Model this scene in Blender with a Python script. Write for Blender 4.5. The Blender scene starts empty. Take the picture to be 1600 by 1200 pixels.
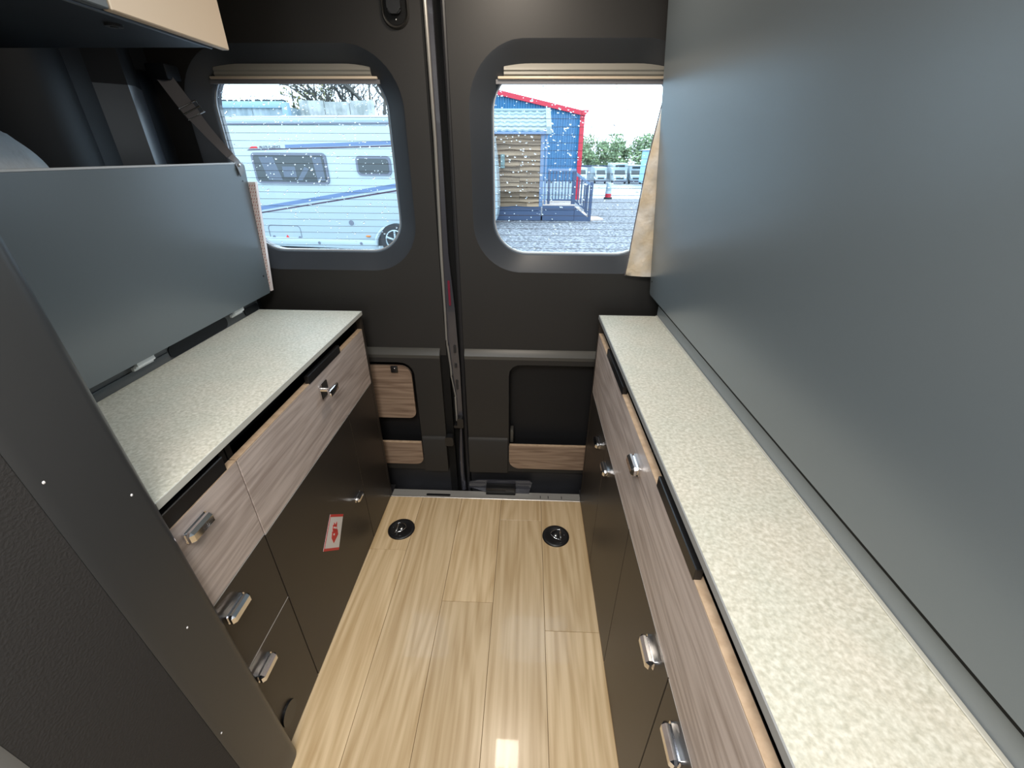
import bpy, bmesh, math, random
from mathutils import Vector, Matrix
from math import pi, sin, cos, radians
random.seed(7)
S = bpy.context.scene
COL = S.collection

# ---------------------------------------------------------------- camera, sky, lamps, exposure
cam_d = bpy.data.cameras.new('camera'); cam = bpy.data.objects.new('camera', cam_d); COL.objects.link(cam)
cam_d.sensor_width = 36.0; cam_d.lens = 36.0 * 663.172 / 1600.0; cam_d.clip_start = 0.02; cam_d.clip_end = 500
PITCH, ROLL, YAW = 0.497, -0.0057, 0.034
rot = Matrix.Rotation(YAW, 3, 'Z') @ Matrix.Rotation(-PITCH, 3, 'X') @ Matrix.Rotation(ROLL, 3, 'Y') @ Matrix.Rotation(pi / 2, 3, 'X')
cam.matrix_world = Matrix.Translation((0, 0, 1.3621)) @ rot.to_4x4()
S.camera = cam
S.view_settings.view_transform = 'Standard'; S.view_settings.look = 'None'
S.view_settings.gamma = 1.0; S.view_settings.use_curve_mapping = False
S.view_settings.exposure = 0.0
S.cycles.use_denoising = True
S.cycles.max_bounces = 10; S.cycles.diffuse_bounces = 5; S.cycles.transparent_max_bounces = 16
S.cycles.caustics_reflective = False; S.cycles.caustics_refractive = False

w = bpy.data.worlds.new('overcast_sky'); S.world = w; w.use_nodes = True
nt = w.node_tree; nt.nodes.clear()
wo = nt.nodes.new('ShaderNodeOutputWorld'); bg = nt.nodes.new('ShaderNodeBackground')
tc = nt.nodes.new('ShaderNodeTexCoord'); nz = nt.nodes.new('ShaderNodeTexNoise'); nz.inputs['Scale'].default_value = 1.6
rp = nt.nodes.new('ShaderNodeValToRGB')
rp.color_ramp.elements[0].color = (0.86, 0.93, 1.0, 1); rp.color_ramp.elements[1].color = (1, 1, 1, 1)
nt.links.new(tc.outputs['Generated'], nz.inputs['Vector']); nt.links.new(nz.outputs['Fac'], rp.inputs['Fac'])
nt.links.new(rp.outputs['Color'], bg.inputs['Color']); bg.inputs['Strength'].default_value = 4.6
nt.links.new(bg.outputs[0], wo.inputs[0])

def area(name, loc, rot, sx, sy, power, color, portal=False, spread=pi):
    d = bpy.data.lights.new(name, 'AREA'); d.shape = 'RECTANGLE'; d.size = sx; d.size_y = sy
    d.energy = power; d.color = color; d.spread = spread
    if portal: d.cycles.is_portal = True
    o = bpy.data.objects.new(name, d); COL.objects.link(o); o.location = loc; o.rotation_euler = rot
    return o
area('ceiling_lamp_rear', (-0.06, 1.22, 1.905), (0, 0, 0), 0.14, 0.14, 5.8, (1.0, 0.88, 0.74))
area('added_lamp_front', (-0.17, -0.25, 1.905), (0, 0, 0), 0.60, 0.60, 30.0, (1.0, 0.96, 0.90))  # unseen front lamp, added to make the interior bright enough
area('rear_window_portal_left', (-0.70, 1.585, 1.30), (radians(-90), 0, 0), 0.62, 0.62, 1, (1, 1, 1), True)
area('rear_window_portal_right', (0.15, 1.585, 1.30), (radians(-90), 0, 0), 0.62, 0.62, 1, (1, 1, 1), True)
area('windscreen_portal', (-0.17, -3.18, 1.35), (radians(90), 0, 0), 1.5, 0.9, 1, (1, 1, 1), True)
area('added_side_door_portal', (0.80, -1.18, 0.85), (0, radians(90), 0), 1.85, 1.1, 1, (1, 1, 1), True)  # open side door is unseen, added to brighten the left side
area('added_roof_light_portal', (-0.34, 0.62, 1.965), (0, 0, 0), 0.66, 0.50, 1, (1, 1, 1), True)  # portal for the unseen roof light, added for more daylight

# ---------------------------------------------------------------- materials
def mat(name, col=(0.5, 0.5, 0.5), rough=0.5, metal=0.0, spec=0.5, noise=None, bump=None, coat=0.0):
    m = bpy.data.materials.new(name); m.use_nodes = True; t = m.node_tree; b = t.nodes['Principled BSDF']
    b.inputs['Base Color'].default_value = (*col, 1); b.inputs['Roughness'].default_value = rough
    b.inputs['Metallic'].default_value = metal; b.inputs['Specular IOR Level'].default_value = spec
    b.inputs['Coat Weight'].default_value = coat
    if noise or bump:
        c = t.nodes.new('ShaderNodeTexCoord')
    if noise:   # (scale, colour a, colour b, lo, hi)
        n = t.nodes.new('ShaderNodeTexNoise'); n.inputs['Scale'].default_value = noise[0]; n.inputs['Detail'].default_value = 4
        r = t.nodes.new('ShaderNodeValToRGB'); e = r.color_ramp.elements
        e[0].position = noise[3]; e[1].position = noise[4]; e[0].color = (*noise[1], 1); e[1].color = (*noise[2], 1)
        t.links.new(c.outputs['Object'], n.inputs['Vector']); t.links.new(n.outputs['Fac'], r.inputs['Fac'])
        t.links.new(r.outputs['Color'], b.inputs['Base Color'])
    if bump:    # (scale, strength, distance)
        n2 = t.nodes.new('ShaderNodeTexNoise'); n2.inputs['Scale'].default_value = bump[0]; n2.inputs['Detail'].default_value = 3
        bp = t.nodes.new('ShaderNodeBump'); bp.inputs['Strength'].default_value = bump[1]; bp.inputs['Distance'].default_value = bump[2]
        t.links.new(c.outputs['Object'], n2.inputs['Vector']); t.links.new(n2.outputs['Fac'], bp.inputs['Height'])
        t.links.new(bp.outputs['Normal'], b.inputs['Normal'])
    return m

def wood(name, c1, c2, axis=1, rough=0.45, vary=0.12, wide=9.0, fine=90.0, arcs=8.0, dark=0.8, coat=0.0):
    """grain running along one axis (0 x, 1 y, 2 z); every object gets its own shift and tone"""
    m = bpy.data.materials.new(name); m.use_nodes = True; t = m.node_tree; N = t.nodes; L = t.links
    b = N['Principled BSDF']; b.inputs['Roughness'].default_value = rough; b.inputs['Coat Weight'].default_value = coat
    c = N.new('ShaderNodeTexCoord'); oi = N.new('ShaderNodeObjectInfo')
    add = N.new('ShaderNodeVectorMath'); add.operation = 'ADD'
    sc = N.new('ShaderNodeMath'); sc.operation = 'MULTIPLY'; sc.inputs[1].default_value = 37.0
    L.new(oi.outputs['Random'], sc.inputs[0]); L.new(c.outputs['Object'], add.inputs[0]); L.new(sc.outputs[0], add.inputs[1])
    def mapped(s, along):
        mp = N.new('ShaderNodeMapping'); v = [s, s, s]; v[axis] = along; mp.inputs['Scale'].default_value = v
        L.new(add.outputs[0], mp.inputs['Vector']); return mp
    n1 = N.new('ShaderNodeTexNoise'); n1.inputs['Scale'].default_value = 1.0; n1.inputs['Detail'].default_value = 1.5
    L.new(mapped(wide, wide * 0.11).outputs[0], n1.inputs['Vector'])
    mul = N.new('ShaderNodeMath'); mul.operation = 'MULTIPLY'; mul.inputs[1].default_value = arcs
    pp = N.new('ShaderNodeMath'); pp.operation = 'PINGPONG'; pp.inputs[1].default_value = 0.5
    L.new(n1.outputs['Fac'], mul.inputs[0]); L.new(mul.outputs[0], pp.inputs[0])
    n2 = N.new('ShaderNodeTexNoise'); n2.inputs['Scale'].default_value = 1.0; n2.inputs['Detail'].default_value = 4
    L.new(mapped(fine, fine * 0.035).outputs[0], n2.inputs['Vector'])
    mx = N.new('ShaderNodeMath'); mx.operation = 'MULTIPLY_ADD'; mx.inputs[1].default_value = 0.55
    L.new(pp.outputs[0], mx.inputs[0]); L.new(n2.outputs['Fac'], mx.inputs[2])
    r = N.new('ShaderNodeValToRGB'); e = r.color_ramp.elements
    e[0].position = 0.38; e[1].position = 0.82; e[0].color = (*c2, 1); e[1].color = (*c1, 1)
    L.new(mx.outputs[0], r.inputs['Fac'])
    hs = N.new('ShaderNodeHueSaturation'); mr = N.new('ShaderNodeMapRange')
    mr.inputs['To Min'].default_value = 1 - vary; mr.inputs['To Max'].default_value = 1 + vary
    L.new(oi.outputs['Random'], mr.inputs['Value']); L.new(mr.outputs[0], hs.inputs['Value'])
    L.new(r.outputs['Color'], hs.inputs['Color']); L.new(hs.outputs['Color'], b.inputs['Base Color'])
    bp = N.new('ShaderNodeBump'); bp.inputs['Strength'].default_value = 0.12; bp.inputs['Distance'].default_value = 0.001
    L.new(n2.outputs['Fac'], bp.inputs['Height']); L.new(bp.outputs['Normal'], b.inputs['Normal'])
    return m

def worktop_mat():
    m = bpy.data.materials.new('speckled_laminate'); m.use_nodes = True; t = m.node_tree; N = t.nodes; L = t.links
    b = N['Principled BSDF']; b.inputs['Roughness'].default_value = 0.48
    c = N.new('ShaderNodeTexCoord')
    n1 = N.new('ShaderNodeTexNoise'); n1.inputs['Scale'].default_value = 150; n1.inputs['Detail'].default_value = 4
    n2 = N.new('ShaderNodeTexNoise'); n2.inputs['Scale'].default_value = 190; n2.inputs['Detail'].default_value = 2
    n3 = N.new('ShaderNodeTexNoise'); n3.inputs['Scale'].default_value = 9; n3.inputs['Detail'].default_value = 3
    for n in (n1, n2, n3): L.new(c.outputs['Object'], n.inputs['Vector'])
    a = N.new('ShaderNodeValToRGB'); e = a.color_ramp.elements
    e[0].position = 0.36; e[0].color = (0.50, 0.485, 0.42, 1); e[1].position = 0.66; e[1].color = (0.66, 0.64, 0.575, 1)
    e2 = a.color_ramp.elements.new(0.47); e2.color = (0.565, 0.545, 0.475, 1)
    L.new(n1.outputs['Fac'], a.inputs['Fac'])
    a2 = N.new('ShaderNodeValToRGB'); e = a2.color_ramp.elements
    e[0].position = 0.35; e[0].color = (0.86, 0.85, 0.82, 1); e[1].position = 0.6; e[1].color = (1, 1, 1, 1); L.new(n2.outputs['Fac'], a2.inputs['Fac'])
    a3 = N.new('ShaderNodeValToRGB'); e = a3.color_ramp.elements
    e[0].position = 0.35; e[0].color = (0.93, 0.95, 0.93, 1); e[1].position = 0.65; e[1].color = (1, 0.985, 0.96, 1); L.new(n3.outputs['Fac'], a3.inputs['Fac'])
    x1 = N.new('ShaderNodeMix'); x1.data_type = 'RGBA'; x1.blend_type = 'MULTIPLY'; x1.inputs[0].default_value = 1
    x2 = N.new('ShaderNodeMix'); x2.data_type = 'RGBA'; x2.blend_type = 'MULTIPLY'; x2.inputs[0].default_value = 1
    L.new(a.outputs[0], x1.inputs[6]); L.new(a2.outputs[0], x1.inputs[7]); L.new(x1.outputs[2], x2.inputs[6]); L.new(a3.outputs[0], x2.inputs[7])
    L.new(x2.outputs[2], b.inputs['Base Color'])
    return m

def glass_mat(name, tint):
    m = bpy.data.materials.new(name); m.use_nodes = True; t = m.node_tree; t.nodes.clear()
    o = t.nodes.new('ShaderNodeOutputMaterial'); mx = t.nodes.new('ShaderNodeMixShader')
    tr = t.nodes.new('ShaderNodeBsdfTransparent'); tr.inputs[0].default_value = (*tint, 1)
    gl = t.nodes.new('ShaderNodeBsdfGlossy'); gl.inputs['Roughness'].default_value = 0.02
    fr = t.nodes.new('ShaderNodeFresnel'); fr.inputs[0].default_value = 1.3
    t.links.new(fr.outputs[0], mx.inputs[0]); t.links.new(tr.outputs[0], mx.inputs[1]); t.links.new(gl.outputs[0], mx.inputs[2])
    t.links.new(mx.outputs[0], o.inputs[0]); return m

def drop_mat():
    m = bpy.data.materials.new('water_drop'); m.use_nodes = True; t = m.node_tree; t.nodes.clear()
    o = t.nodes.new('ShaderNodeOutputMaterial'); g = t.nodes.new('ShaderNodeBsdfGlass'); g.inputs['IOR'].default_value = 1.33
    g.inputs['Roughness'].default_value = 0.0; t.links.new(g.outputs[0], o.inputs[0]); return m

M = dict(
    door=mat('charcoal_moulding', (0.023, 0.0215, 0.020), 0.52, spec=0.35, bump=(900, 0.10, 0.0004)),
    funnel=mat('window_surround', (0.034, 0.038, 0.045), 0.42, spec=0.4, bump=(900, 0.08, 0.0004)),
    black=mat('black_plastic', (0.010, 0.010, 0.011), 0.35),
    rubber=mat('black_rubber', (0.014, 0.014, 0.016), 0.5),
    paint=mat('dark_body_paint', (0.045, 0.045, 0.055), 0.22, coat=0.6),
    lip=mat('grey_metal_lip', (0.30, 0.29, 0.27), 0.35, 0.4),
    sill=mat('grey_sill_metal', (0.36, 0.35, 0.33), 0.42, 0.3, bump=(60, 0.1, 0.001)),
    panel=mat('grey_laminate', (0.110, 0.131, 0.144), 0.30, spec=0.85, bump=(1400, 0.12, 0.0003)),
    upstand=mat('grey_upstand', (0.22, 0.24, 0.25), 0.40),
    carcass=mat('dark_cabinet_front', (0.030, 0.0245, 0.020), 0.40, spec=0.4, bump=(1500, 0.06, 0.0003)),
    inside=mat('carcass_black', (0.005, 0.005, 0.005), 0.6, spec=0.2),
    edge=mat('light_edge_line', (0.42, 0.40, 0.38), 0.35),
    chrome=mat('chrome', (0.82, 0.82, 0.84), 0.07, 1.0),
    steel=mat('steel', (0.55, 0.55, 0.54), 0.25, 1.0),
    wood=wood('grey_oak_laminate', (0.54, 0.46, 0.42), (0.34, 0.275, 0.245), 1, 0.42, 0.04, 22, 120, 5),
    woodx=wood('oak_laminate_pocket', (0.30, 0.215, 0.155), (0.165, 0.108, 0.075), 0, 0.45, 0.04, 26, 130, 5),
    woodedge=mat('pale_wood_edge', (0.50, 0.37, 0.25), 0.45, noise=(60, (0.42, 0.30, 0.20), (0.54, 0.40, 0.28), 0.35, 0.65)),
    plank=wood('oak_plank', (0.70, 0.53, 0.325), (0.50, 0.345, 0.18), 1, 0.26, 0.10, 8, 70, 9, coat=0.15),
    worktop=worktop_mat(),
    topedge=mat('grey_worktop_edge', (0.27, 0.275, 0.275), 0.4),
    topedge_pale=mat('pale_worktop_edge', (0.50, 0.50, 0.46), 0.45),
    cream=mat('cream_locker', (0.60, 0.49, 0.37), 0.5, bump=(700, 0.05, 0.0003)),
    liner=mat('dark_wall_liner', (0.007, 0.009, 0.012), 0.55, spec=0.25, bump=(500, 0.1, 0.0004)),
    rib=mat('lit_pillar_liner', (0.040, 0.048, 0.060), 0.36, spec=0.8),  # window light on the rear pillar put into this paler grey
    roof=mat('ceiling_liner', (0.30, 0.29, 0.27), 0.8),
    post=mat('charcoal_laminate_post', (0.036, 0.037, 0.038), 0.36, bump=(1300, 0.15, 0.0004)),
    fabric=mat('charcoal_fibre', (0.024, 0.022, 0.021), 0.8, bump=(260, 0.5, 0.002)),
    strap=mat('woven_strap', (0.17, 0.165, 0.175), 0.45, bump=(600, 0.3, 0.0006)),
    white=mat('white_plastic', (0.80, 0.82, 0.83), 0.4),
    red=mat('red_print', (0.62, 0.03, 0.035), 0.45),
    pale=mat('sticker_white', (0.78, 0.76, 0.76), 0.45),
    curtain=mat('beige_vinyl', (0.56, 0.46, 0.33), 0.42, noise=(11, (0.70, 0.58, 0.42), (0.72, 0.67, 0.60), 0.40, 0.60), bump=(38, 0.7, 0.006)),
    pillow=mat('grey_ticking', (0.66, 0.68, 0.70), 0.9, bump=(26, 0.5, 0.012)),
    blind=mat('blind_cassette', (0.25, 0.24, 0.21), 0.4),
    blindrail=mat('cream_blind_rail', (0.66, 0.55, 0.42), 0.35),
    glass=glass_mat('tinted_glass', (0.66, 0.84, 0.97)),
    drop=drop_mat(), clear=glass_mat('clear_glass', (0.95, 0.97, 0.98)),
    wire=mat('heater_wire', (0.05, 0.03, 0.025), 0.6),
    gravel=mat('gravel', (0.3, 0.3, 0.3), 0.9, noise=(14, (0.09, 0.09, 0.10), (0.30, 0.30, 0.32), 0.42, 0.60), bump=(14, 1.0, 0.05)),
    tarmac=mat('wet_tarmac', (0.4, 0.4, 0.42), 0.25, noise=(0.25, (0.22, 0.22, 0.235), (0.36, 0.36, 0.37), 0.4, 0.6)),
    vwhite=mat('white_bodywork', (0.36, 0.43, 0.46), 0.28, coat=0.3),
    vband=mat('blue_grey_decal', (0.11, 0.17, 0.30), 0.4),
    vline=mat('plum_decal_line', (0.05, 0.025, 0.05), 0.4),
    vglass=mat('dark_acrylic', (0.035, 0.045, 0.05), 0.12),
    vframe=mat('grey_window_frame', (0.14, 0.15, 0.19), 0.4),
    vblind=mat('grey_inner_blind', (0.11, 0.13, 0.165), 0.7),
    tyre=mat('tyre', (0.025, 0.025, 0.028), 0.7),
    amber=mat('amber_lens', (0.55, 0.18, 0.04), 0.3),
    corr=mat('pale_blue_sheet', (0.42, 0.52, 0.58), 0.5, noise=(2, (0.20, 0.26, 0.29), (0.33, 0.39, 0.42), 0.4, 0.6)),
    corr2=mat('weathered_white_sheet', (0.62, 0.64, 0.62), 0.6, noise=(3, (0.26, 0.28, 0.27), (0.44, 0.45, 0.44), 0.4, 0.6)),
    moss=mat('dark_moss', (0.04, 0.045, 0.05), 0.9),
    bark=mat('bark', (0.075, 0.07, 0.062), 0.9),
    leaf=mat('olive_leaf', (0.16, 0.17, 0.05), 0.7, noise=(3, (0.10, 0.12, 0.04), (0.25, 0.22, 0.08), 0.4, 0.6)),
    leaf2=mat('hazed_green_leaf', (0.16, 0.23, 0.12), 0.8, noise=(0.8, (0.12, 0.17, 0.09), (0.24, 0.32, 0.16), 0.4, 0.6)),  # distant haze put into the lighter green
    blue=mat('blue_cladding', (0.012, 0.125, 0.27), 0.4),
    redtrim=mat('red_trim', (0.50, 0.012, 0.035), 0.4),
    board=wood('waney_board', (0.29, 0.195, 0.12), (0.12, 0.078, 0.048), 0, 0.7, 0.20, 2, 9, 5),
    slate=mat('slate_blue_timber', (0.05, 0.075, 0.14), 0.6),
    slate2=mat('grey_blue_post', (0.13, 0.19, 0.30), 0.5),
    tile=mat('pale_roof_tile', (0.21, 0.27, 0.285), 0.5),
    deck=mat('pale_deck', (0.55, 0.44, 0.38), 0.6),
    lamp=bpy.data.materials.new('lamp_diffuser'),
)
lm = M['lamp']; lm.use_nodes = True
lb = lm.node_tree.nodes['Principled BSDF']; lb.inputs['Emission Color'].default_value = (1, 0.9, 0.75, 1); lb.inputs['Emission Strength'].default_value = 6

# ---------------------------------------------------------------- mesh helpers
def new(): return bmesh.new()
def box(bm, x0, x1, y0, y1, z0, z1, bev=0.0, seg=2):
    m = Matrix.Translation(((x0 + x1) / 2, (y0 + y1) / 2, (z0 + z1) / 2)) @ Matrix.Diagonal((x1 - x0, y1 - y0, z1 - z0, 1))
    g = bmesh.ops.create_cube(bm, size=1.0, matrix=m)
    if bev > 0:
        es = list({e for v in g['verts'] for e in v.link_edges})
        bmesh.ops.bevel(bm, geom=es, offset=bev, segments=seg, profile=0.5, affect='EDGES')
    return bm
def prism(bm, pts, vec):
    """closed solid: polygon pts (3D) swept by vec"""
    vec = Vector(vec); a = [bm.verts.new(Vector(p)) for p in pts]; b = [bm.verts.new(Vector(p) + vec) for p in pts]
    bm.faces.new(a); bm.faces.new(list(reversed(b))); n = len(pts)
    for i in range(n): bm.faces.new((a[(i + 1) % n], a[i], b[i], b[(i + 1) % n]))
    return bm
def tube(bm, pts, r, n=8, closed=False, cap=True):
    pts = [Vector(p) for p in pts]; k = len(pts); rings = []
    rad = r if isinstance(r, (list, tuple)) else [r] * k
    for i, p in enumerate(pts):
        if closed: d = pts[(i + 1) % k] - pts[i - 1]
        else: d = pts[min(i + 1, k - 1)] - pts[max(i - 1, 0)]
        d.normalize(); u = d.cross(Vector((0, 0, 1)))
        if u.length < 0.05: u = d.cross(Vector((0, 1, 0)))
        u.normalize(); v = d.cross(u)
        rings.append([bm.verts.new(p + rad[i] * (u * cos(2 * pi * j / n) + v * sin(2 * pi * j / n))) for j in range(n)])
    for i in range(k if closed else k - 1):
        a, b = rings[i], rings[(i + 1) % k]
        for j in range(n): bm.faces.new((a[j], a[(j + 1) % n], b[(j + 1) % n], b[j]))
    if cap and not closed: bm.faces.new(list(reversed(rings[0]))); bm.faces.new(rings[-1])
    return bm
def cyl(bm, c, r, h, axis='Z', n=24, r2=None):
    R = {'Z': Matrix(), 'X': Matrix.Rotation(pi / 2, 4, 'Y'), 'Y': Matrix.Rotation(-pi / 2, 4, 'X')}[axis]
    bmesh.ops.create_cone(bm, cap_ends=True, segments=n, radius1=r, radius2=r if r2 is None else r2, depth=h, matrix=Matrix.Translation(Vector(c)) @ R)
    return bm
def ball(bm, c, sx, sy, sz, u=16, v=8, rotm=None):
    m = Matrix.Translation(Vector(c)) @ (rotm or Matrix()) @ Matrix.Diagonal((sx, sy, sz, 1))
    bmesh.ops.create_uvsphere(bm, u_segments=u, v_segments=v, radius=1.0, matrix=m); return bm
def rr2(a0, a1, b0, b1, r, seg=6, radii=None):
    """rounded rectangle outline, counter-clockwise"""
    rs = radii or (r, r, r, r); out = []
    for (cx, cy, s, q) in ((a1, b0, -pi / 2, 0), (a1, b1, 0, 1), (a0, b1, pi / 2, 2), (a0, b0, pi, 3)):
        rr = max(rs[q], 1e-5); ox = cx - rr if q in (0, 1) else cx + rr; oy = cy + rr if q in (0, 3) else cy - rr
        for i in range(seg + 1):
            t = s + (pi / 2) * i / seg; out.append((ox + rr * cos(t), oy + rr * sin(t)))
    return out
def slab_xz(bm, x0, x1, z0, z1, r, y0, y1, radii=None):
    return prism(bm, [(a, y0, b) for a, b in rr2(x0, x1, z0, z1, r, radii=radii)], (0, y1 - y0, 0))
def slab_yz(bm, y0, y1, z0, z1, r, x0, x1, radii=None):
    return prism(bm, [(x0, a, b) for a, b in rr2(y0, y1, z0, z1, r, radii=radii)], (x1 - x0, 0, 0))
def inside_rr(x, z, q):
    x0, x1, z0, z1, r = q; cx, cz = (x0 + x1) / 2, (z0 + z1) / 2
    dx = abs(x - cx) - ((x1 - x0) / 2 - r); dz = abs(z - cz) - ((z1 - z0) / 2 - r)
    if dx <= 0 and dz <= 0: return True
    return math.hypot(max(dx, 0), max(dz, 0)) <= r
def ring_pts(q, c, angs):
    out = []
    for a in angs:
        lo, hi = 0.0, 4.0
        for _ in range(34):
            m_ = (lo + hi) / 2
            if inside_rr(c[0] + m_ * cos(a), c[1] + m_ * sin(a), q): lo = m_
            else: hi = m_
        out.append((c[0] + lo * cos(a), c[1] + lo * sin(a)))
    return out
def loops_xz(bm, specs, c, extra, n=112, cap=False):
    """bridge outlines [(quad-with-radius, y), ...] seen from centre c; extra = points whose angles must be present"""
    angs = sorted(set([round(2 * pi * i / n, 5) for i in range(n)] + [round(math.atan2(p[1] - c[1], p[0] - c[0]) % (2 * pi), 5) for p in extra]))
    rows = []
    for q, y in specs: rows.append([bm.verts.new((x, y, z)) for x, z in ring_pts(q, c, angs)])
    k = len(angs)
    for a, b in zip(rows, rows[1:]):
        for i in range(k): bm.faces.new((a[i], a[(i + 1) % k], b[(i + 1) % k], b[i]))
    if cap: bm.faces.new(rows[-1])
    return bm

ORG = {}
def setp(o, label=None, cat=None, group=None, kind=None):
    if label: o['label'] = label
    if cat: o['category'] = cat
    if group: o['group'] = group
    if kind: o['kind'] = kind
    return o
def thing(name, label, cat, loc, group=None, rotz=0.0):
    o = bpy.data.objects.new(name, None); COL.objects.link(o); o.location = loc; o.rotation_euler = (0, 0, rotz)
    o.empty_display_size = 0.05
    ORG[o.name] = Vector(loc); return setp(o, label, cat, group)
def obj(name, bm, m, parent=None, label=None, cat=None, group=None, kind=None, smooth=True, local=False, recalc=True, ang=35):
    """link bm (given in world coordinates unless local) as one mesh object"""
    if recalc: bmesh.ops.recalc_face_normals(bm, faces=bm.faces)
    if parent is None and not local:
        xs = [v.co for v in bm.verts]
        o3 = Vector(((min(v.x for v in xs) + max(v.x for v in xs)) / 2, (min(v.y for v in xs) + max(v.y for v in xs)) / 2, min(v.z for v in xs)))
    elif parent is None: o3 = Vector((0, 0, 0))
    else: o3 = ORG[parent.name]
    if not local: bmesh.ops.translate(bm, verts=bm.verts, vec=-o3)
    me = bpy.data.meshes.new(name); bm.to_mesh(me); bm.free()
    for mm in (m if isinstance(m, (list, tuple)) else [m]): me.materials.append(mm)
    if smooth and len(me.polygons):
        me.polygons.foreach_set('use_smooth', [True] * len(me.polygons)); me.set_sharp_from_angle(angle=radians(ang))
    o = bpy.data.objects.new(name, me); COL.objects.link(o)
    if parent is None: o.location = o3
    else: o.parent = parent
    ORG[o.name] = o3
    return setp(o, label, cat, group, kind)
def dup(root, loc, rotz=None, label=None):
    r = root.copy(); COL.objects.link(r); r.location = loc
    if rotz is not None: r.rotation_euler = (0, 0, rotz)
    if label: r['label'] = label
    for ch in list(root.children):
        c = ch.copy(); COL.objects.link(c); c.parent = r
        for g in ch.children:
            d = g.copy(); COL.objects.link(d); d.parent = c
    return r
def text(name, s, size, m, parent, mtx, ext=0.001):
    cu = bpy.data.curves.new(name, 'FONT'); cu.body = s; cu.size = size; cu.extrude = ext; cu.resolution_u = 3
    o = bpy.data.objects.new(name, cu); COL.objects.link(o)
    me = bpy.data.meshes.new_from_object(o.evaluated_get(bpy.context.evaluated_depsgraph_get()))
    bpy.data.objects.remove(o); bpy.data.curves.remove(cu)
    me.transform(mtx); me.materials.clear(); me.materials.append(m)
    t = bpy.data.objects.new(name, me); COL.objects.link(t); t.parent = parent; return t

# ================================================================= THE SETTING: van interior
H = 0.87; XL, XR = -0.5915, 0.259; YF = 1.4227; YD = 1.52; YG = 1.56
# floor: sub-base and single planks (five columns, butt joints where the photo has them)
fl = obj('floor', box(new(), -1.16, 0.80, -3.2, YF, -0.03, -0.012), M['inside'], kind='structure')
cols = [-0.80, -0.624, -0.447, -0.270, -0.093, 0.083, 0.2595, 0.436]
joints = {0: [0.4], 1: [1.133, -0.1], 2: [-0.25, 0.05], 3: [0.925, -0.35], 4: [1.303, 0.1], 5: [0.834, -0.4], 6: [0.5]}
for c in range(7):
    ys = [YF] + sorted(joints[c], reverse=True) + [-0.9]
    for y1, y0 in zip(ys, ys[1:]):
        if y1 - y0 > 0.3 or True:
            obj('plank', box(new(), cols[c] + 0.0005, cols[c + 1] - 0.0005, y0 + 0.0005, y1 - 0.0005, -0.0118, 0.0, 0.0006, 1), M['plank'], fl)
# ceiling, side walls, front wall with windscreen, all around the camera
bm = new()
for q_ in ((-1.18, 0.82, -3.2, 0.37), (-1.18, 0.82, 0.87, 1.60), (-1.18, -0.67, 0.37, 0.87), (-0.01, 0.82, 0.37, 0.87)): box(bm, *q_, 1.93, 1.97)  # boxes leave an opening for the added roof light
ce = obj('ceiling', bm, M['roof'], kind='structure')
obj('added_roof_light_pane', box(new(), -0.69, 0.01, 0.35, 0.89, 1.972, 1.978), M['clear'], ce)  # unseen roof light, added to let daylight onto the worktops
wl = obj('wall_left', box(new(), -1.20, -1.14, -3.2, 1.60, -0.12, 1.95), M['liner'], kind='structure')
for (y0, y1, y2, y3, dep, mm) in ((1.30, 1.35, 1.375, 1.465, 0.055, M['rib']), (1.02, 1.10, 1.17, 1.245, 0.05, M['liner']), (0.55, 0.62, 0.72, 0.80, 0.05, M['liner'])):  # rear pillar alone gets the window-lit colour
    pts = [(-1.141, y0, 0.90), (-1.141 + dep, y1, 0.90), (-1.141 + dep, y2, 0.90), (-1.141, y3, 0.90)]
    bm = new(); a = prism(bm, pts, (0, 0, 0.62))
    b2 = [(-1.141, y0 - .03, 1.52), (-1.141 + dep * 2.4, y1 - .03, 1.52), (-1.141 + dep * 2.4, y2 - .03, 1.52), (-1.141, y3 - .03, 1.52)]
    bmesh.ops.remove_doubles(bm, verts=bm.verts, dist=1e-5)
    obj('wall_pillar', bm, mm, wl)
    bm = new(); prism(bm, [(p[0], p[1], 1.52) for p in pts], (0, 0, 0.12)); obj('pillar_head', bm, M['liner'], wl)
# cove where side wall meets roof
bm = new(); prof = [(-1.141, 1.52)] + [(-1.141 + 0.30 * (1 - cos(t)), 1.60 + 0.30 * sin(t)) for t in [radians(a) for a in range(0, 91, 15)]] + [(-1.141, 1.92)]
prism(bm, [(x, -1.0, z) for x, z in prof], (0, 2.50, 0)); obj('roof_cove', bm, M['liner'], wl)
bm = new(); box(bm, 0.78, 0.82, -0.64, 1.60, -0.12, 1.95); box(bm, 0.78, 0.82, -3.2, -1.74, -0.12, 1.95); box(bm, 0.78, 0.82, -1.74, -0.64, 1.78, 1.95)  # opening is the unseen side door, added to let daylight in
obj('wall_right', bm, M['liner'], kind='structure')
bm = new(); box(bm, -1.18, 0.82, -3.24, -3.20, -0.12, 0.9); box(bm, -1.18, 0.82, -3.24, -3.20, 1.8, 1.97)
box(bm, -1.18, -0.92, -3.24, -3.20, 0.9, 1.8); box(bm, 0.58, 0.82, -3.24, -3.20, 0.9, 1.8)
obj('wall_front', bm, M['liner'], kind='structure')
# ceiling lamps (light comes from two area lamps there; large front one added for brightness)
for i, (x, y, s) in enumerate(((-0.06, 1.22, 0.08), (-0.17, -0.25, 0.31))):
    t = thing('ceiling_light', ('small' if i == 0 else 'large') + ' square warm ceiling light above the ' + ('rear of the aisle' if i == 0 else 'middle of the van, unseen and added for brightness'), 'lamp', (x, y, 1.93))
    bm = new(); box(bm, x - s, x + s, y - s, y + s, 1.915, 1.9299, 0.004); obj('lamp_base', bm, M['white'], t)

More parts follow.
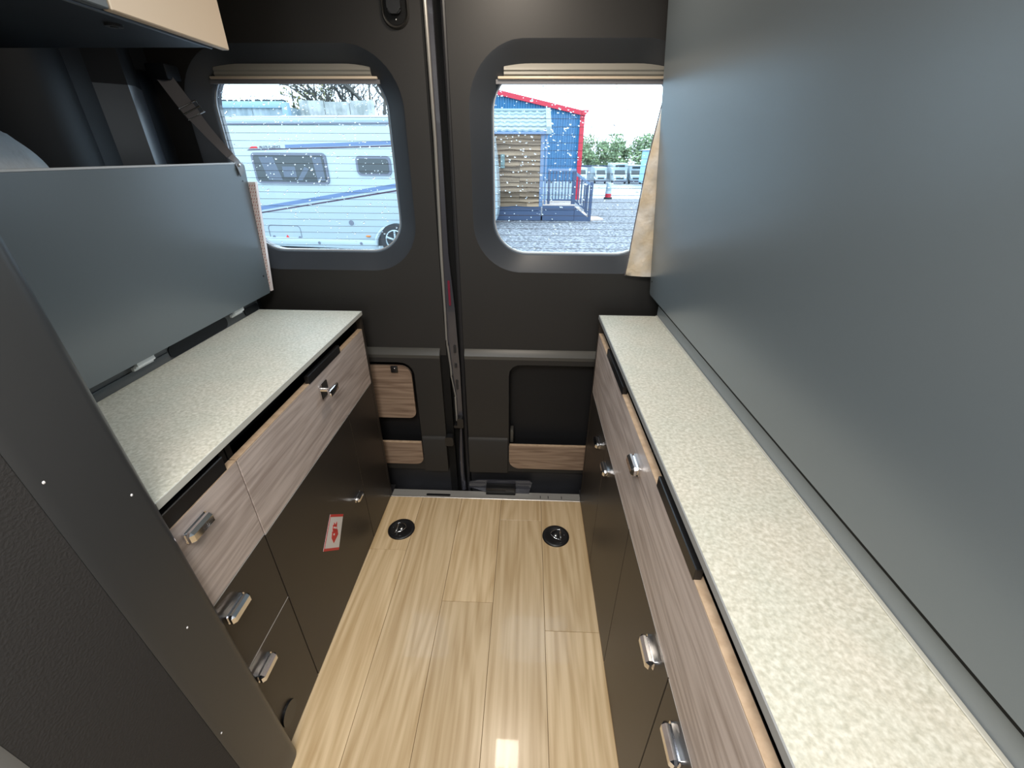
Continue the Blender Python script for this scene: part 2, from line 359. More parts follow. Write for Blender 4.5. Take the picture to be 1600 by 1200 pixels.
# rear doors -------------------------------------------------------
def rear_door(n, xa, xb, win, wout, glass, seam_left):
    """xa..xb door width; wout/win outlines of the window funnel"""
    d = thing('door_%d' % n, None, None, ((xa + xb) / 2, YD, -0.06)); d['kind'] = 'structure'
    c = ((win[0] + win[1]) / 2, (win[2] + win[3]) / 2)
    rect = (xa, xb, 0.66, 1.93, 1e-4)
    cr = [(xa, 0.66), (xb, 0.66), (xa, 1.93), (xb, 1.93)]
    def lerp(t): return tuple(a + (b - a) * t for a, b in zip(wout, win))
    bm = new(); loops_xz(bm, [(rect, YD), (wout, YD)], c, cr)
    obj('upper_panel', bm, M['door'], d, recalc=False)
    bm = new(); loops_xz(bm, [(wout, YD), (lerp(0.10), YD + 0.003), (lerp(0.24), YD + 0.010), (lerp(0.9), YG - 0.008), (win, YG - 0.002), (win, YG + 0.02)], c, [])
    obj('window_surround', bm, M['funnel'], d, recalc=False, ang=60)
    bm = new(); loops_xz(bm, [((xa, xb, -0.20, 1.93, 1e-4), YD + 0.075), (win, YD + 0.075), (win, YG + 0.018)], c, [(xa, -0.20), (xb, -0.20), (xa, 1.93), (xb, 1.93)])
    obj('outer_skin', bm, M['paint'], d, recalc=False)
    return d
WLi = (-0.995, -0.445, 1.050, 1.592, 0.115); WLo = (-1.060, -0.384, 0.990, 1.640, 0.165)
WRi = (-0.118, 0.425, 1.048, 1.592, 0.115); WRo = (-0.186, 0.490, 0.990, 1.650, 0.165)
d1 = rear_door(1, -1.16, -0.312, WLi, WLo, None, False)
d2 = rear_door(2, -0.243, 0.80, WRi, WRo, None, True)

def lower_panel(d, x0, x1, hole, seam_x, side):
    c = ((hole[0] + hole[1]) / 2, (hole[2] + hole[3]) / 2)
    rect = (x0, x1, 0.100, 0.664, 1e-4); cr = [(x0, .1), (x1, .1), (x0, .664), (x1, .664)]
    bk = (hole[0] + .004, hole[1] - .004, hole[2] + .004, hole[3] - .004, hole[4])
    bm = new(); loops_xz(bm, [(hole, YD - 0.0219), (bk, YD - 0.016), (bk, YD + 0.045)], c, [], cap=True); obj('pocket_recess', bm, M['recess'], d, recalc=False)
    bm = new(); loops_xz(bm, [(rect, YD + 0.03), (rect, YD - 0.022), (hole, YD - 0.022)], c, cr)
    obj('lower_panel', bm, M['door'], d, recalc=False)
    # moulded shelf line along the waist: paler colour stands in for light caught from above
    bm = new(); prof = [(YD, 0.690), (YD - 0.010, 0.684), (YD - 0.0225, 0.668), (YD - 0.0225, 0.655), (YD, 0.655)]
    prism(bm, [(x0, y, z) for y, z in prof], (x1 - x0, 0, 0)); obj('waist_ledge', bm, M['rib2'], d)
    a, b = (hole[1] + 0.004, x1) if side == 'L' else (x0, hole[0] - 0.004)
    bm = new(); prof = [(YD - 0.021, 0.284), (YD - 0.030, 0.279), (YD - 0.034, 0.270), (YD - 0.034, 0.1), (YD - 0.021, 0.1)]
    prism(bm, [(a, y, z) for y, z in prof], (b - a, 0, 0)); obj('lower_ledge', bm, M['door'], d)
    bm = new(); box(bm, x0, x1, YD + 0.005, YD + 0.03, -0.20, 0.11); obj('bottom_edge', bm, M['rubber'], d)
M['recess'] = mat('dark_recess', (0.010, 0.010, 0.011), 0.55, spec=0.3)  # pocket interior coloured darker than the door moulding
M['rib2'] = mat('lit_ledge_moulding', (0.055, 0.053, 0.047), 0.40)  # light caught by the ledge put into its paler colour
lower_panel(d1, -1.16, -0.335, (-1.02, -0.442, 0.125, 0.636, 0.055), -0.335, 'L')
lower_panel(d2, -0.238, 0.80, (-0.064, 0.52, 0.118, 0.634, 0.045), -0.243, 'R')
# storage pockets in the doors
bm = new(); slab_xz(bm, -1.01, -0.456, 0.372, 0.618, 0.03, YD - 0.018, YD - 0.008, radii=(.03, .045, .045, .03)); lid = obj('pocket_lid', bm, M['woodx'], d1)
bm = new(); box(bm, -0.535, -0.508, YD - 0.026, YD - 0.0178, 0.590, 0.618, 0.002); obj('lid_catch', bm, M['black'], lid)
bm = new(); ball(bm, (-0.518, YD - 0.0275, 0.610), .0025, .0015, .0025); obj('catch_stud', bm, M['steel'], lid)
bm = new(); slab_xz(bm, -1.01, -0.444, 0.134, 0.250, 0.03, YD - 0.030, YD - 0.020, radii=(.035, .004, .004, .035)); pf = obj('pocket_front', bm, M['woodx'], d1)
bm = new(); box(bm, -1.008, -0.446, YD - 0.030, YD - 0.020, 0.2502, 0.2545); obj('edge_band', bm, M['woodedge'], pf)
bm = new(); slab_xz(bm, -0.062, 0.51, 0.124, 0.248, 0.03, YD - 0.030, YD - 0.020, radii=(.004, .004, .004, .045)); pf = obj('pocket_front', bm, M['woodx'], d2)
bm = new(); box(bm, -0.060, 0.51, YD - 0.030, YD - 0.020, 0.2482, 0.2525); obj('edge_band', bm, M['woodedge'], pf)
bm = new(); box(bm, -0.058, -0.044, YD - 0.008, YD + 0.03, 0.25, 0.315, 0.003); obj('pocket_bracket', bm, M['rib2'], d2)
# edge of left door: metal lip, painted edge with slots, seal of right door, latch parts
lipx = [(-0.300, 1.93), (-0.2975, 1.40), (-0.3045, 1.042), (-0.306, 0.82), (-0.308, 0.724), (-0.3055, 0.70), (-0.299, 0.605), (-0.2985, 0.57), (-0.2885, 0.47), (-0.2885, 0.35)]
bm = new(); tube(bm, [(x, YD + 0.004, z) for x, z in lipx], [0.0055] * 3 + [0.0042] * 7, 8); obj('metal_lip', bm, M['lip'], d1)
bm = new(); pts = [(x + 0.003, z) for x, z in lipx] + [(-0.264, 0.35), (-0.264, 0.6), (-0.270, 0.85), (-0.281, 1.05), (-0.279, 1.40), (-0.281, 1.93)]
prism(bm, [(x, YD + 0.012, z) for x, z in pts], (0, 0.02, 0)); pe = obj('painted_edge', bm, M['paint'], d1)
bm = new(); prism(bm, [(-0.335, YD + 0.002, -0.19), (-0.335, YD + 0.002, 1.93), (-0.306, YD + 0.006, 1.93), (-0.306, YD + 0.006, -0.19)], (0, 0.02, 0)); obj('door_return', bm, M['inside'], d1)
bm = new()
for z0, z1 in ((0.665, 0.70), (0.60, 0.62), (0.50, 0.545)): slab_xz(bm, -0.284, -0.274, z0, z1, 0.005, YD + 0.009, YD + 0.0125)
obj('edge_slots', bm, M['rubber'], pe)
bm = new(); slab_xz(bm, -0.290, -0.282, 0.86, 0.955, 0.004, YD + 0.0095, YD + 0.0125); obj('red_reflector', bm, mat('dull_red_lens', (0.16, 0.01, 0.03), 0.3), pe, label='dull red strip on the door edge')
bm = new(); slab_xz(bm, -0.284, -0.258, 0.325, 0.372, 0.006, YD - 0.018, YD + 0.012); slab_xz(bm, -0.30, -0.27, 0.322, 0.334, 0.003, YD - 0.012, YD + 0.012); obj('striker_plate', bm, M['black'], d1)
bm = new(); slab_xz(bm, -0.338, -0.302, 0.245, 0.290, 0.010, YD - 0.040, YD - 0.010); obj('latch_cover', bm, M['black'], d1)
bm = new(); tube(bm, [(-0.272, YD + 0.006, 0.33), (-0.277, YD + 0.002, 0.20), (-0.279, YD, 0.08), (-0.275, YD, -0.03)], [.004, .010, .010, .012], 10); obj('bottom_lip', bm, M['paint'], d1)
bm = new(); tube(bm, [(-0.249, YD + 0.002, 1.93), (-0.247, YD + 0.002, 1.0), (-0.251, YD + 0.002, 0.3), (-0.250, YD + 0.002, -0.05)], 0.0075, 8); obj('door_seal', bm, M['rubber'], d2)
bm = new(); box(bm, -0.335, -0.22, YD + 0.040, YD + 0.07, -0.2, 1.93); obj('seam_backing', bm, M['inside'], d2)
# release handle in its oval recess at the top of the left door
bm = new(); outer = rr2(-0.421, -0.343, 1.668, 1.83, 0.038, 8); mid = rr2(-0.411, -0.353, 1.678, 1.82, 0.0285, 8)
vo = [bm.verts.new((x, YD - 0.0005, z)) for x, z in outer]; vm = [bm.verts.new((x, YD - 0.008, z)) for x, z in rr2(-0.417, -0.347, 1.672, 1.826, 0.034, 8)]
vi = [bm.verts.new((x, YD - 0.002, z)) for x, z in mid]; k = len(vo)
for a, b in ((vo, vm), (vm, vi)):
    for i in range(k): bm.faces.new((a[i], a[(i + 1) % k], b[(i + 1) % k], b[i]))
hr = obj('handle_rim', bm, M['door'], d1, ang=70)
bm = new(); slab_xz(bm, -0.4115, -0.3525, 1.678, 1.82, 0.028, YD - 0.004, YD - 0.0015); obj('recess_plate', bm, M['inside'], hr)
bm = new(); slab_xz(bm, -0.401, -0.363, 1.700, 1.81, 0.012, YD - 0.020, YD - 0.004); bmesh.ops.bevel(bm, geom=bm.edges[:], offset=0.003, segments=2, affect='EDGES'); obj('release_handle', bm, M['black'], hr)
bm = new(); ball(bm, (-0.382, YD - 0.005, 1.690), .0025, .0015, .0025); obj('handle_screw', bm, M['steel'], hr)

# windows: pane, seal, heater wires, rain drops -----------------------------------
def window(n, q):
    wn = thing('window_%d' % n, None, None, ((q[0] + q[1]) / 2, YG, q[2])); wn['kind'] = 'structure'
    c = ((q[0] + q[1]) / 2, (q[2] + q[3]) / 2)
    bm = new(); v = [bm.verts.new((x, YG + 0.006, z)) for x, z in rr2(q[0] - .01, q[1] + .01, q[2] - .01, q[3] + .01, q[4], 10)]; bm.faces.new(v)
    obj('pane', bm, M['glass'], wn)
    e = 0.012; qo = (q[0] - .004, q[1] + .004, q[2] - .004, q[3] + .004, q[4]); qi = (q[0] + .004, q[1] - .004, q[2] + .004, q[3] - .004, q[4] - .004)
    bm = new(); loops_xz(bm, [(qo, YG - 0.0015), (qi, YG + 0.001), (qi, YG + 0.006)], c, []); obj('glass_seal', bm, M['sealw'], wn, recalc=False)
    bm = new(); z = q[2] + 0.018
    while z < 1.47:
        inset = 0.0
        if z < q[2] + q[4]: dz = q[2] + q[4] - z; inset = q[4] - math.sqrt(max(q[4] ** 2 - dz ** 2, 0))
        box(bm, q[0] + inset, q[1] - inset, YG + 0.0040, YG + 0.0052, z, z + 0.0010); z += 0.0218
    obj('heater_wires', bm, M['wire'], wn, kind='stuff', smooth=False)
    rnd = random.Random(20 + n); bm = new(); cnt = 0
    ico = new(); bmesh.ops.create_icosphere(ico, subdivisions=2, radius=1.0); iv = [v.co.copy() for v in ico.verts]; ifc = [[v.index for v in f.verts] for f in ico.faces]; ico.free()
    while cnt < 620:
        x = rnd.uniform(q[0], q[1]); z = q[2] + (q[3] - q[2]) * (1 - rnd.random() ** 1.25 * 1.0)
        if not inside_rr(x, z, qi): continue
        if rnd.random() > 0.30 + 0.70 * (z - q[2]) / (q[3] - q[2]) - (0.25 if n == 2 and x > 0.15 else 0): continue
        cnt += 1; s = rnd.uniform(0.0007, 0.0022) * (1.5 if rnd.random() < 0.15 else 1); st = rnd.uniform(1, 2.2); a = rnd.uniform(-0.7, 0.3) + (0.6 if n == 1 else 0)
        ca, sa = cos(a), sin(a)
        vs = [bm.verts.new((x + s * (p.x * st * ca - p.z * sa), YG + 0.0072 + p.y * s * 0.45, z + s * (p.x * st * sa + p.z * ca))) for p in iv]
        for f in ifc: bm.faces.new([vs[i] for i in f])
    obj('rain_drops', bm, M['drop'], wn, kind='stuff', recalc=False, ang=80)
    return wn
M['sealw'] = mat('lit_glass_seal', (0.35, 0.37, 0.40), 0.4)  # bright reflection along the rim put into the seal's pale grey
window(1, WLi); window(2, WRi)
# roller blind cassettes across the top of the windows
for (x0, x1, lab) in ((WLi[0] + .006, WLi[1] - .006, 'left'), (WRi[0] + .006, WRi[1] - .006, 'right')):
    t = thing('roller_blind', 'slim cream roller blind cassette at the top of the %s rear window' % lab, 'blind', ((x0 + x1) / 2, YG - 0.01, 1.545))
    bm = new(); prof = [(YG - 0.016, 1.588), (YG - 0.020, 1.580), (YG - 0.017, 1.576), (YG - 0.021, 1.569), (YG - 0.016, 1.564), (YG, 1.564), (YG, 1.6), (YG - .004, 1.6)]
    prism(bm, [(x0 + .03, y, z) for y, z in prof], (x1 - x0 - .06, 0, 0)); obj('cassette', bm, M['blind'], t)
    bm = new(); box(bm, x0 + .012, x1 - .012, YG - 0.019, YG - 0.004, 1.5575, 1.5645, 0.002); obj('pull_rail', bm, M['blindrail'], t)
    bm = new(); box(bm, x0 + .006, x1 - .006, YG - 0.013, YG - 0.002, 1.546, 1.5574); obj('brush_seal', bm, M['strap'], t)

# sill between floor and doors
bm = new(); box(bm, XL, 0.26, YF, 1.452, -0.02, 0.000, 0.001, 1); box(bm, XL, 0.26, 1.452, 1.475, -0.02, -0.004)
tr = obj('trim_1', bm, M['sill'], kind='structure')
bm = new(); box(bm, XL, 0.26, YF - 0.0005, YF + 0.007, 0.0, 0.0025, 0.001, 1); obj('edge_strip', bm, mat('alu_strip', (0.55, 0.52, 0.48), 0.35, 0.7), tr)
bm = new(); prism(bm, [(x, y, 0.0) for x, y in rr2(-0.435, -0.325, 1.434, 1.447, 0.006)], (0, 0, 0.0012)); obj('sill_slot', bm, M['black'], tr)
for x in (0.08, 0.115, 0.175): obj('sill_notch', box(new(), x, x + 0.003, 1.436, 1.452, 0, 0.0012), M['rubber'], tr)
obj('trim_2', box(new(), -1.16, 0.80, 1.475, YD + 0.005, -0.2, -0.06), M['rubber'], kind='structure')
bm = new(); box(bm, -1.16, XL, YF, 1.50, -0.06, 0.0); box(bm, 0.26, 0.80, YF, 1.50, -0.06, 0.0); obj('trim_3', bm, M['rubber'], kind='structure')
# door lock plate on the sill
t = thing('door_lock', 'black latch box on a grey steel plate at the foot of the rear doors', 'lock', (-0.09, 1.47, 0.0))
bm = new(); pts = [(-0.245, 0.0), (-0.245, 0.035), (-0.20, 0.048), (0.03, 0.050), (0.044, 0.040), (0.036, -0.004)]
prism(bm, [(x, 1.492, z) for x, z in pts], (0, 0.006, 0)); prism(bm, [(-0.235, 1.493, 0.0), (0.036, 1.493, 0.0), (0.030, 1.468, -0.004), (-0.16, 1.468, -0.004)], (0, 0, 0.003)); obj('lock_plate', bm, M['paint'], t)
bm = new(); box(bm, -0.165, -0.032, 1.455, 1.4915, -0.004, 0.034, 0.002); obj('latch_box', bm, M['black'], t)
bm = new(); box(bm, -0.163, -0.034, 1.4535, 1.456, 0.014, 0.0165); box(bm, -0.075, -0.036, 1.453, 1.456, 0.018, 0.026); obj('latch_edge', bm, M['post'], t)

# ================================================================= CABINETS
def handle(front, x, y, z, side, twist=0.0, big=1.0, open_=False):
    """push-button knob: rosette and faceted chrome bar; side=+1 faces +x"""
    bm = new(); xb = x
    ry_, rz_ = (0.024, 0.023) if open_ else (0.030 * big, 0.013 * big)
    slab_yz(bm, y - ry_, y + ry_, z - rz_, z + rz_, 0.006, xb, xb + side * 0.004)
    if open_: slab_yz(bm, y - 0.006, y + 0.006, z - 0.006, z + 0.006, 0.003, xb + side * 0.003, xb + side * 0.026)
    h = obj('handle', bm, M['chrome'], front, label='chrome push-lock handle')
    bm = new()
    if open_: box(bm, min(xb + side * .024, xb + side * .036), max(xb + side * .024, xb + side * .036), y - 0.028, y + 0.028, z - 0.011, z + 0.011, 0.004, 2)
    else: box(bm, min(xb + side * .0028, xb + side * .019), max(xb + side * .0028, xb + side * .019), y - 0.030 * big, y + 0.030 * big, z - 0.0125 * big, z + 0.0125 * big, 0.0055, 1)
    obj('handle_bar', bm, M['chrome'], front)
def front_panel(name, parent, y0, y1, z0, z1, side, m, x=None, label=None):
    xo = XL if side > 0 else XR; g = 0.0014
    xi = xo - side * 0.016
    bm = new(); box(bm, min(xo, xi), max(xo, xi), y0 + g, y1 - g, z0 + g, z1 - g, 0.001, 1)
    p = obj(name, bm, m, parent, label=label); return p
def top_band(front, y0, y1, z, side):
    xo = XL if side > 0 else XR; xi = xo - side * 0.016
    bm = new(); box(bm, min(xo, xi), max(xo, xi), y0 + .0014, y1 - .0014, z - 0.0013, z + 0.0008); obj('edge_band', bm, M['woodedge'], front)
def light_line(front, y0, y1, z, side):
    xo = XL if side > 0 else XR; xi = xo - side * 0.016
    bm = new(); box(bm, min(xo, xi), max(xo, xi), y0 + .0014, y1 - .0014, z - 0.0014, z + 0.0004); obj('edge_band', bm, M['edge'], front)
def carcass(parent, x0, x1, y0, y1, side):
    bm = new(); s = 0.016
    xf = x1 if side > 0 else x0
    a, b = (x0, x1 - 0.0175) if side > 0 else (x0 + 0.0175, x1)
    box(bm, x0 if side > 0 else x0 + .0175, x1 - .0175 if side > 0 else x1, y0, y0 + s, 0, 0.856); box(bm, a, b, y1 - s, y1, 0, 0.856)
    box(bm, a, b, y0 + s, y1 - s, 0.0, 0.016); bb = (x0, x0 + 0.01) if side > 0 else (x1 - 0.01, x1)
    box(bm, bb[0], bb[1], y0 + s, y1 - s, 0.016, 0.856)
    fr = (b - 0.012, b) if side > 0 else (a, a + 0.012)
    box(bm, fr[0], fr[1], y0 + s, y1 - s, 0.016, 0.78); box(bm, fr[0] - side * .05, fr[1] - side * .05, y0 + s, y1 - s, 0.78, 0.856)
    obj('carcass', bm, M['inside'], parent, smooth=False)
ZT = 0.803
# left rear unit
lr = thing('base_cabinet', 'left-hand cabinet with wide wood drawer above a dark door bearing a red and white sticker', 'cabinet', (-0.77, 1.05, 0))
carcass(lr, -0.95, XL, 0.676, YF - .004, 1)
dr = front_panel('drawer_front', lr, 0.674, YF, 0.585, ZT, 1, M['wood']); top_band(dr, 0.674, YF, ZT, 1)
handle(dr, XL, 1.068, 0.751, 1, open_=True)
dd = front_panel('door', lr, 0.674, 1.185, 0.003, 0.585, 1, M['carcass'], label='dark brown-grey door'); light_line(dd, 0.674, 1.185, 0.585, 1)
handle(dd, XL, 1.121, 0.282, 1, big=0.8)
rp_ = front_panel('end_panel', lr, 1.185, YF, 0.003, 0.585, 1, M['carcass']); light_line(rp_, 1.185, YF, 0.585, 1)
bm = new(); box(bm, XL - 0.30, XL + 0.001, YF - 0.0035, YF + 0.0125, 0, 0.856); obj('side_panel', bm, M['carcass'], lr)
for (y0, y1) in ((1.004, 1.22),):
    bm = new(); box(bm, XL - 0.012, XL + 0.0012, y0, y1, 0.8005, 0.8265, 0.0015, 1); obj('drawer_bracket', bm, M['black'], dr)
# sticker: white card with red edges and a red tumbling block emblem
bm = new(); box(bm, XL, XL + 0.0006, 0.868, 0.998, 0.262, 0.352)
st = obj('sticker', bm, M['pale'], dd, label='white sticker with red borders and a red emblem', smooth=False)
def on_front(bm, pts, off=0.0006, th=0.0005): return prism(bm, [(XL + off, y, z) for y, z in pts], (th, 0, 0))
# the sheet sits skewed on the door as in the photo
bpy.data.objects.remove(st); ORG.pop('sticker', None)
q = [(0.856, 0.313), (0.933, 0.230), (1.009, 0.311), (0.939, 0.380)]   # BL, BR, TR, TL
bm = new(); prism(bm, [(XL, y, z) for y, z in q], (0.0006, 0, 0)); st = obj('sticker', bm, M['pale'], dd, label='white sticker with red borders and a red emblem', smooth=False)
def qp(u, v):   # u across (0 left..1 right), v down (0 top..1 bottom) on the sticker
    tl, tr_, br, bl = Vector(q[3]), Vector(q[2]), Vector(q[1]), Vector(q[0])
    a = tl.lerp(tr_, u); b = bl.lerp(br, u); r_ = a.lerp(b, v); return (r_.x, r_.y)
bm = new()
for v0, v1 in ((0, 0.07), (0.93, 1)): on_front(bm, [qp(0, v0), qp(1, v0), qp(1, v1), qp(0, v1)])
on_front(bm, [qp(0.0, .07), qp(0.04, .07), qp(0.04, .93), qp(0, .93)])
obj('sticker_border', bm, M['red'], dd, smooth=False)
bm = new()
on_front(bm, [qp(.34, .48), qp(.70, .42), qp(.80, .56), qp(.58, .80), qp(.38, .66)])
on_front(bm, [qp(.32, .30), qp(.60, .27), qp(.66, .42), qp(.56, .46), qp(.36, .46)])
on_front(bm, [qp(.36, .22), qp(.46, .27), qp(.40, .32)]); on_front(bm, [qp(.56, .20), qp(.62, .27), qp(.52, .28)])
obj('sticker_emblem', bm, M['red'], dd, smooth=False)
bm = new()
for (u, v) in ((.44, .37), (.56, .38), (.50, .56)): on_front(bm, [qp(u + .045 * cos(a), v + .03 * sin(a)) for a in [i * pi / 4 for i in range(8)]], 0.0011, 0.0004)
obj('emblem_spots', bm, M['pale'], dd, smooth=False)
# left front unit
lf = thing('drawer_cabinet', 'left-hand cabinet nearest the post with one wood drawer over two dark drawers', 'cabinet', (-0.77, 0.50, 0))
carcass(lf, -0.95, XL, 0.475, 0.672, 1)
dr = front_panel('drawer_front', lf, 0.475, 0.674, 0.590, ZT, 1, M['wood']); top_band(dr, 0.475, 0.674, ZT, 1)
handle(dr, XL, 0.531, 0.765, 1)
bm = new(); box(bm, XL - 0.012, XL - 0.0002, 0.4835, 0.645, 0.8005, 0.836, 0.0015, 1); obj('drawer_bracket', bm, M['black'], dr)
d_ = front_panel('drawer_front', lf, 0.475, 0.674, 0.365, 0.590, 1, M['carcass'], label='upper dark drawer front'); light_line(d_, 0.475, 0.674, 0.590, 1)
handle(d_, XL, 0.532, 0.530, 1)
d_ = front_panel('drawer_front', lf, 0.475, 0.674, 0.003, 0.365, 1, M['carcass'], label='lower dark drawer front'); light_line(d_, 0.475, 0.674, 0.365, 1)
handle(d_, XL, 0.532, 0.312, 1)
bm = new(); cyl(bm, (XL + 0.003, 0.537, 0.092), 0.030, 0.006, 'X', 28); obj('round_cover', bm, M['black'], d_, label='round black cover')
# left worktop
t = thing('worktop', 'pale speckled worktop on the left-hand cabinets below the short grey panel', 'worktop', (-0.767, 0.9, 0.856))
bm = new(); box(bm, -0.9525, -0.5850, 0.4815, YF - 0.0005, 0.8561, H, 0.001, 1); obj('top', bm, M['worktop'], t)
bm = new(); box(bm, -0.5849, -0.5826, 0.4815, YF - .0005, 0.8561, H - .0004); box(bm, -0.9525, -0.5826, YF - .0004, YF + 0.0015, 0.8561, H - .0004); obj('edge_band', bm, M['topedge_pale'], t)
# right units
rr_ = thing('base_cabinet', 'right-hand cabinet with a long wood drawer over two dark doors', 'cabinet', (0.43, 1.05, 0))
carcass(rr_, XR, 0.60, 0.741, YF - .004, -1)
rf = thing('base_cabinet', 'right-hand cabinet nearest the camera with a wood drawer over a dark door and dark drawers', 'cabinet', (0.43, 0.3, 0))
carcass(rf, XR, 0.60, -0.60, 0.737, -1)
# one wood drawer front runs over both rows of doors
dr = front_panel('drawer_front', rr_, -0.10, YF, 0.568, ZT, -1, M['wood']); top_band(dr, -0.10, YF, ZT, -1)
handle(dr, XR, 0.770, 0.742, -1)
for (y0, y1) in ((0.985, 1.235), (0.428, 0.636)):
    bm = new(); box(bm, XR - 0.0012, XR + 0.012, y0, y1, 0.8005, 0.826, 0.0015, 1); obj('drawer_bracket', bm, M['black'], dr)
d_ = front_panel('door', rr_, 1.092, YF, 0.003, 0.568, -1, M['carcass'], label='narrow dark rear door'); light_line(d_, 1.092, YF, 0.568, -1)
handle(d_, XR, 1.180, 0.504, -1, big=.9)
d_ = front_panel('door', rr_, 0.741, 1.092, 0.003, 0.568, -1, M['carcass'], label='dark middle door'); light_line(d_, 0.741, 1.092, 0.568, -1)
handle(d_, XR, 1.030, 0.514, -1, big=.9)
bm = new(); box(bm, XR - 0.001, XR + 0.30, YF - 0.0035, YF + 0.0125, 0, 0.856); obj('side_panel', bm, M['carcass'], rr_)
d_ = front_panel('door', rf, 0.412, 0.741, 0.003, 0.568, -1, M['carcass'], label='dark door'); light_line(d_, 0.412, 0.741, 0.568, -1)
handle(d_, XR, 0.488, 0.511, -1)
d_ = front_panel('drawer_front', rf, -0.10, 0.412, 0.003, 0.568, -1, M['carcass'], label='dark front nearest the camera'); light_line(d_, -0.10, 0.412, 0.568, -1)
handle(d_, XR, 0.336, 0.520, -1)
t = thing('worktop', 'long pale speckled worktop on the right-hand cabinets beside the tall grey panel', 'worktop', (0.355, 0.5, 0.856))
bm = new(); box(bm, 0.2554, 0.452, -0.60, YF - .0005, 0.8561, H, 0.001, 1); obj('top', bm, M['worktop'], t)
bm = new(); box(bm, 0.2529, 0.2553, -0.60, YF - .0005, 0.8561, H - .0004); box(bm, 0.2529, 0.456, YF - .0004, YF + .0015, 0.8561, H - .0004); obj('edge_band', bm, M['topedge'], t)
bm = new(); box(bm, 0.4475, 0.4545, -0.60, YF, 0.8701, 0.8725, 0.001, 1); obj('rear_bead', bm, mat('bead', (0.42, 0.41, 0.36), 0.5), t)
bm = new(); box(bm, 0.4555, 0.475, -0.60, YF + .01, 0.857, 0.955); obj('upstand', bm, M['upstand'], t)
bm = new(); box(bm, 0.4755, 0.60, -0.60, YF, 0.857, 0.87); obj('rear_shelf', bm, M['inside'], t)

# tall raised bed base on the right, leaning in slightly
t = thing('raised_bed_base', 'tall smooth grey panel folded up behind the right-hand worktop', 'panel', (0.45, 0.6, 0.905))
bm = new(); lean = 0.096
def rp3(y, z, off=0.0): return (0.429 - lean * (z - 0.915) + off, y, z)
pts = [rp3(a, b) for a, b in rr2(-0.60, 1.462, 0.9355, 1.88, 0.01, radii=(.012, .03, .01, .01))]
prism(bm, pts, (0.0155, 0, 0.0015)); obj('board', bm, M['panel'], t)
bm = new()
for (y, z) in ((1.440, 0.985),): cyl(bm, rp3(y, z, -0.0005), 0.0022, 0.002, 'X', 12)
obj('screw_hole', bm, M['black'], t)
bm = new(); box(bm, 0.4455, 0.4554, -0.60, 1.44, 0.9130, 0.9550); obj('gap_shade_strip', bm, M['inside'], t)  # black strip standing in for the shade under the board

# short raised bed base on the left, with hinges and strap
t = thing('raised_bed_base', 'short grey panel folded up behind the left-hand worktop', 'panel', (-0.91, 0.9, 0.905))
def lp3(y, z, off=0.0): return (-0.918 + 0.065 * (z - 0.921) + off, y, z)
bm = new(); prism(bm, [lp3(a, b) for a, b in rr2(0.50, 1.462, 0.921, 1.330, 0.008)], (-0.0155, 0, 0.0)); obj('board', bm, M['panel'], t)
bm = new(); prism(bm, [lp3(0.50, 1.3305), lp3(1.456, 1.3305), lp3(1.456, 1.3345), lp3(0.50, 1.3345)], (-0.0155, 0, 0)); obj('top_edge', bm, mat('pale_edge_band', (0.50, 0.52, 0.54), 0.35), t)
for (y, z, r_) in ((1.437, 1.283, .0022), (1.440, 0.985, .0035)): obj('screw_hole', cyl(new(), lp3(y, z, 0.0003), r_, 0.0014, 'X', 12), M['black'], t)
for y0, y1 in ((0.880, 0.940), (1.262, 1.318)):
    bm = new(); box(bm, -0.9478, -0.9395, y0, y1, 0.8955, 0.9045, 0.001, 1); tube(bm, [(-0.936, y0, 0.906), (-0.936, y1, 0.906)], 0.0035, 8)
    box(bm, -0.9395, -0.930, y0 + .004, y1 - .004, 0.9045, 0.9215); obj('hinge', bm, M['white'], t, label='small white hinge')
u = thing('upstand', 'dark strip standing along the wall side of the left-hand worktop', 'upstand', (-0.96, 0.9, 0.857))
bm = new(); box(bm, -0.968, -0.9545, 0.4815, YF + .005, 0.857, 0.925); box(bm, -0.9545, -0.951, 0.4815, 1.0, 0.8702, 0.893, 0.001); obj('strip', bm, mat('dark_upstand', (0.075, 0.082, 0.088), 0.4), u)
bm = new(); slab_yz(bm, 1.003, 1.25, 0.8712, 0.906, 0.015, -0.9544, -0.9515); slab_yz(bm, 1.345, YF, 0.8712, 0.896, 0.008, -0.9544, -0.9515); obj('cover_plate', bm, M['liner'], u)
bm = new(); box(bm, -1.08, -0.9685, 0.4815, 1.47, 0.84, 0.92); obj('rear_ledge', bm, M['inside'], u)
# strap from the door pillar to the left panel
s = thing('strap', 'dark webbing strap with metal buckle tied to the corner of the short grey panel', 'strap', (-0.893, 1.42, 1.31))
def ribbon(pts, wd, th):
    bm = new(); rows = []
    for i, (p, side) in enumerate(pts):
        p = Vector(p); sd = Vector(side).normalized(); a = Vector(pts[min(i + 1, len(pts) - 1)][0]) - Vector(pts[max(i - 1, 0)][0])
        n_ = a.cross(sd).normalized(); wv = wd[i] if isinstance(wd, (list, tuple)) else wd
        rows.append([bm.verts.new(p + sd * wv / 2 + n_ * th / 2), bm.verts.new(p - sd * wv / 2 + n_ * th / 2), bm.verts.new(p - sd * wv / 2 - n_ * th / 2), bm.verts.new(p + sd * wv / 2 - n_ * th / 2)])
    for a, b in zip(rows, rows[1:]):
        for j in range(4): bm.faces.new((a[j], a[(j + 1) % 4], b[(j + 1) % 4], b[j]))
    bm.faces.new(rows[0]); bm.faces.new(rows[-1]); return bm
P0, P1 = Vector((-1.070, 1.470, 1.560)), Vector((-0.905, 1.425, 1.352))
dirn = (P1 - P0)
path = []
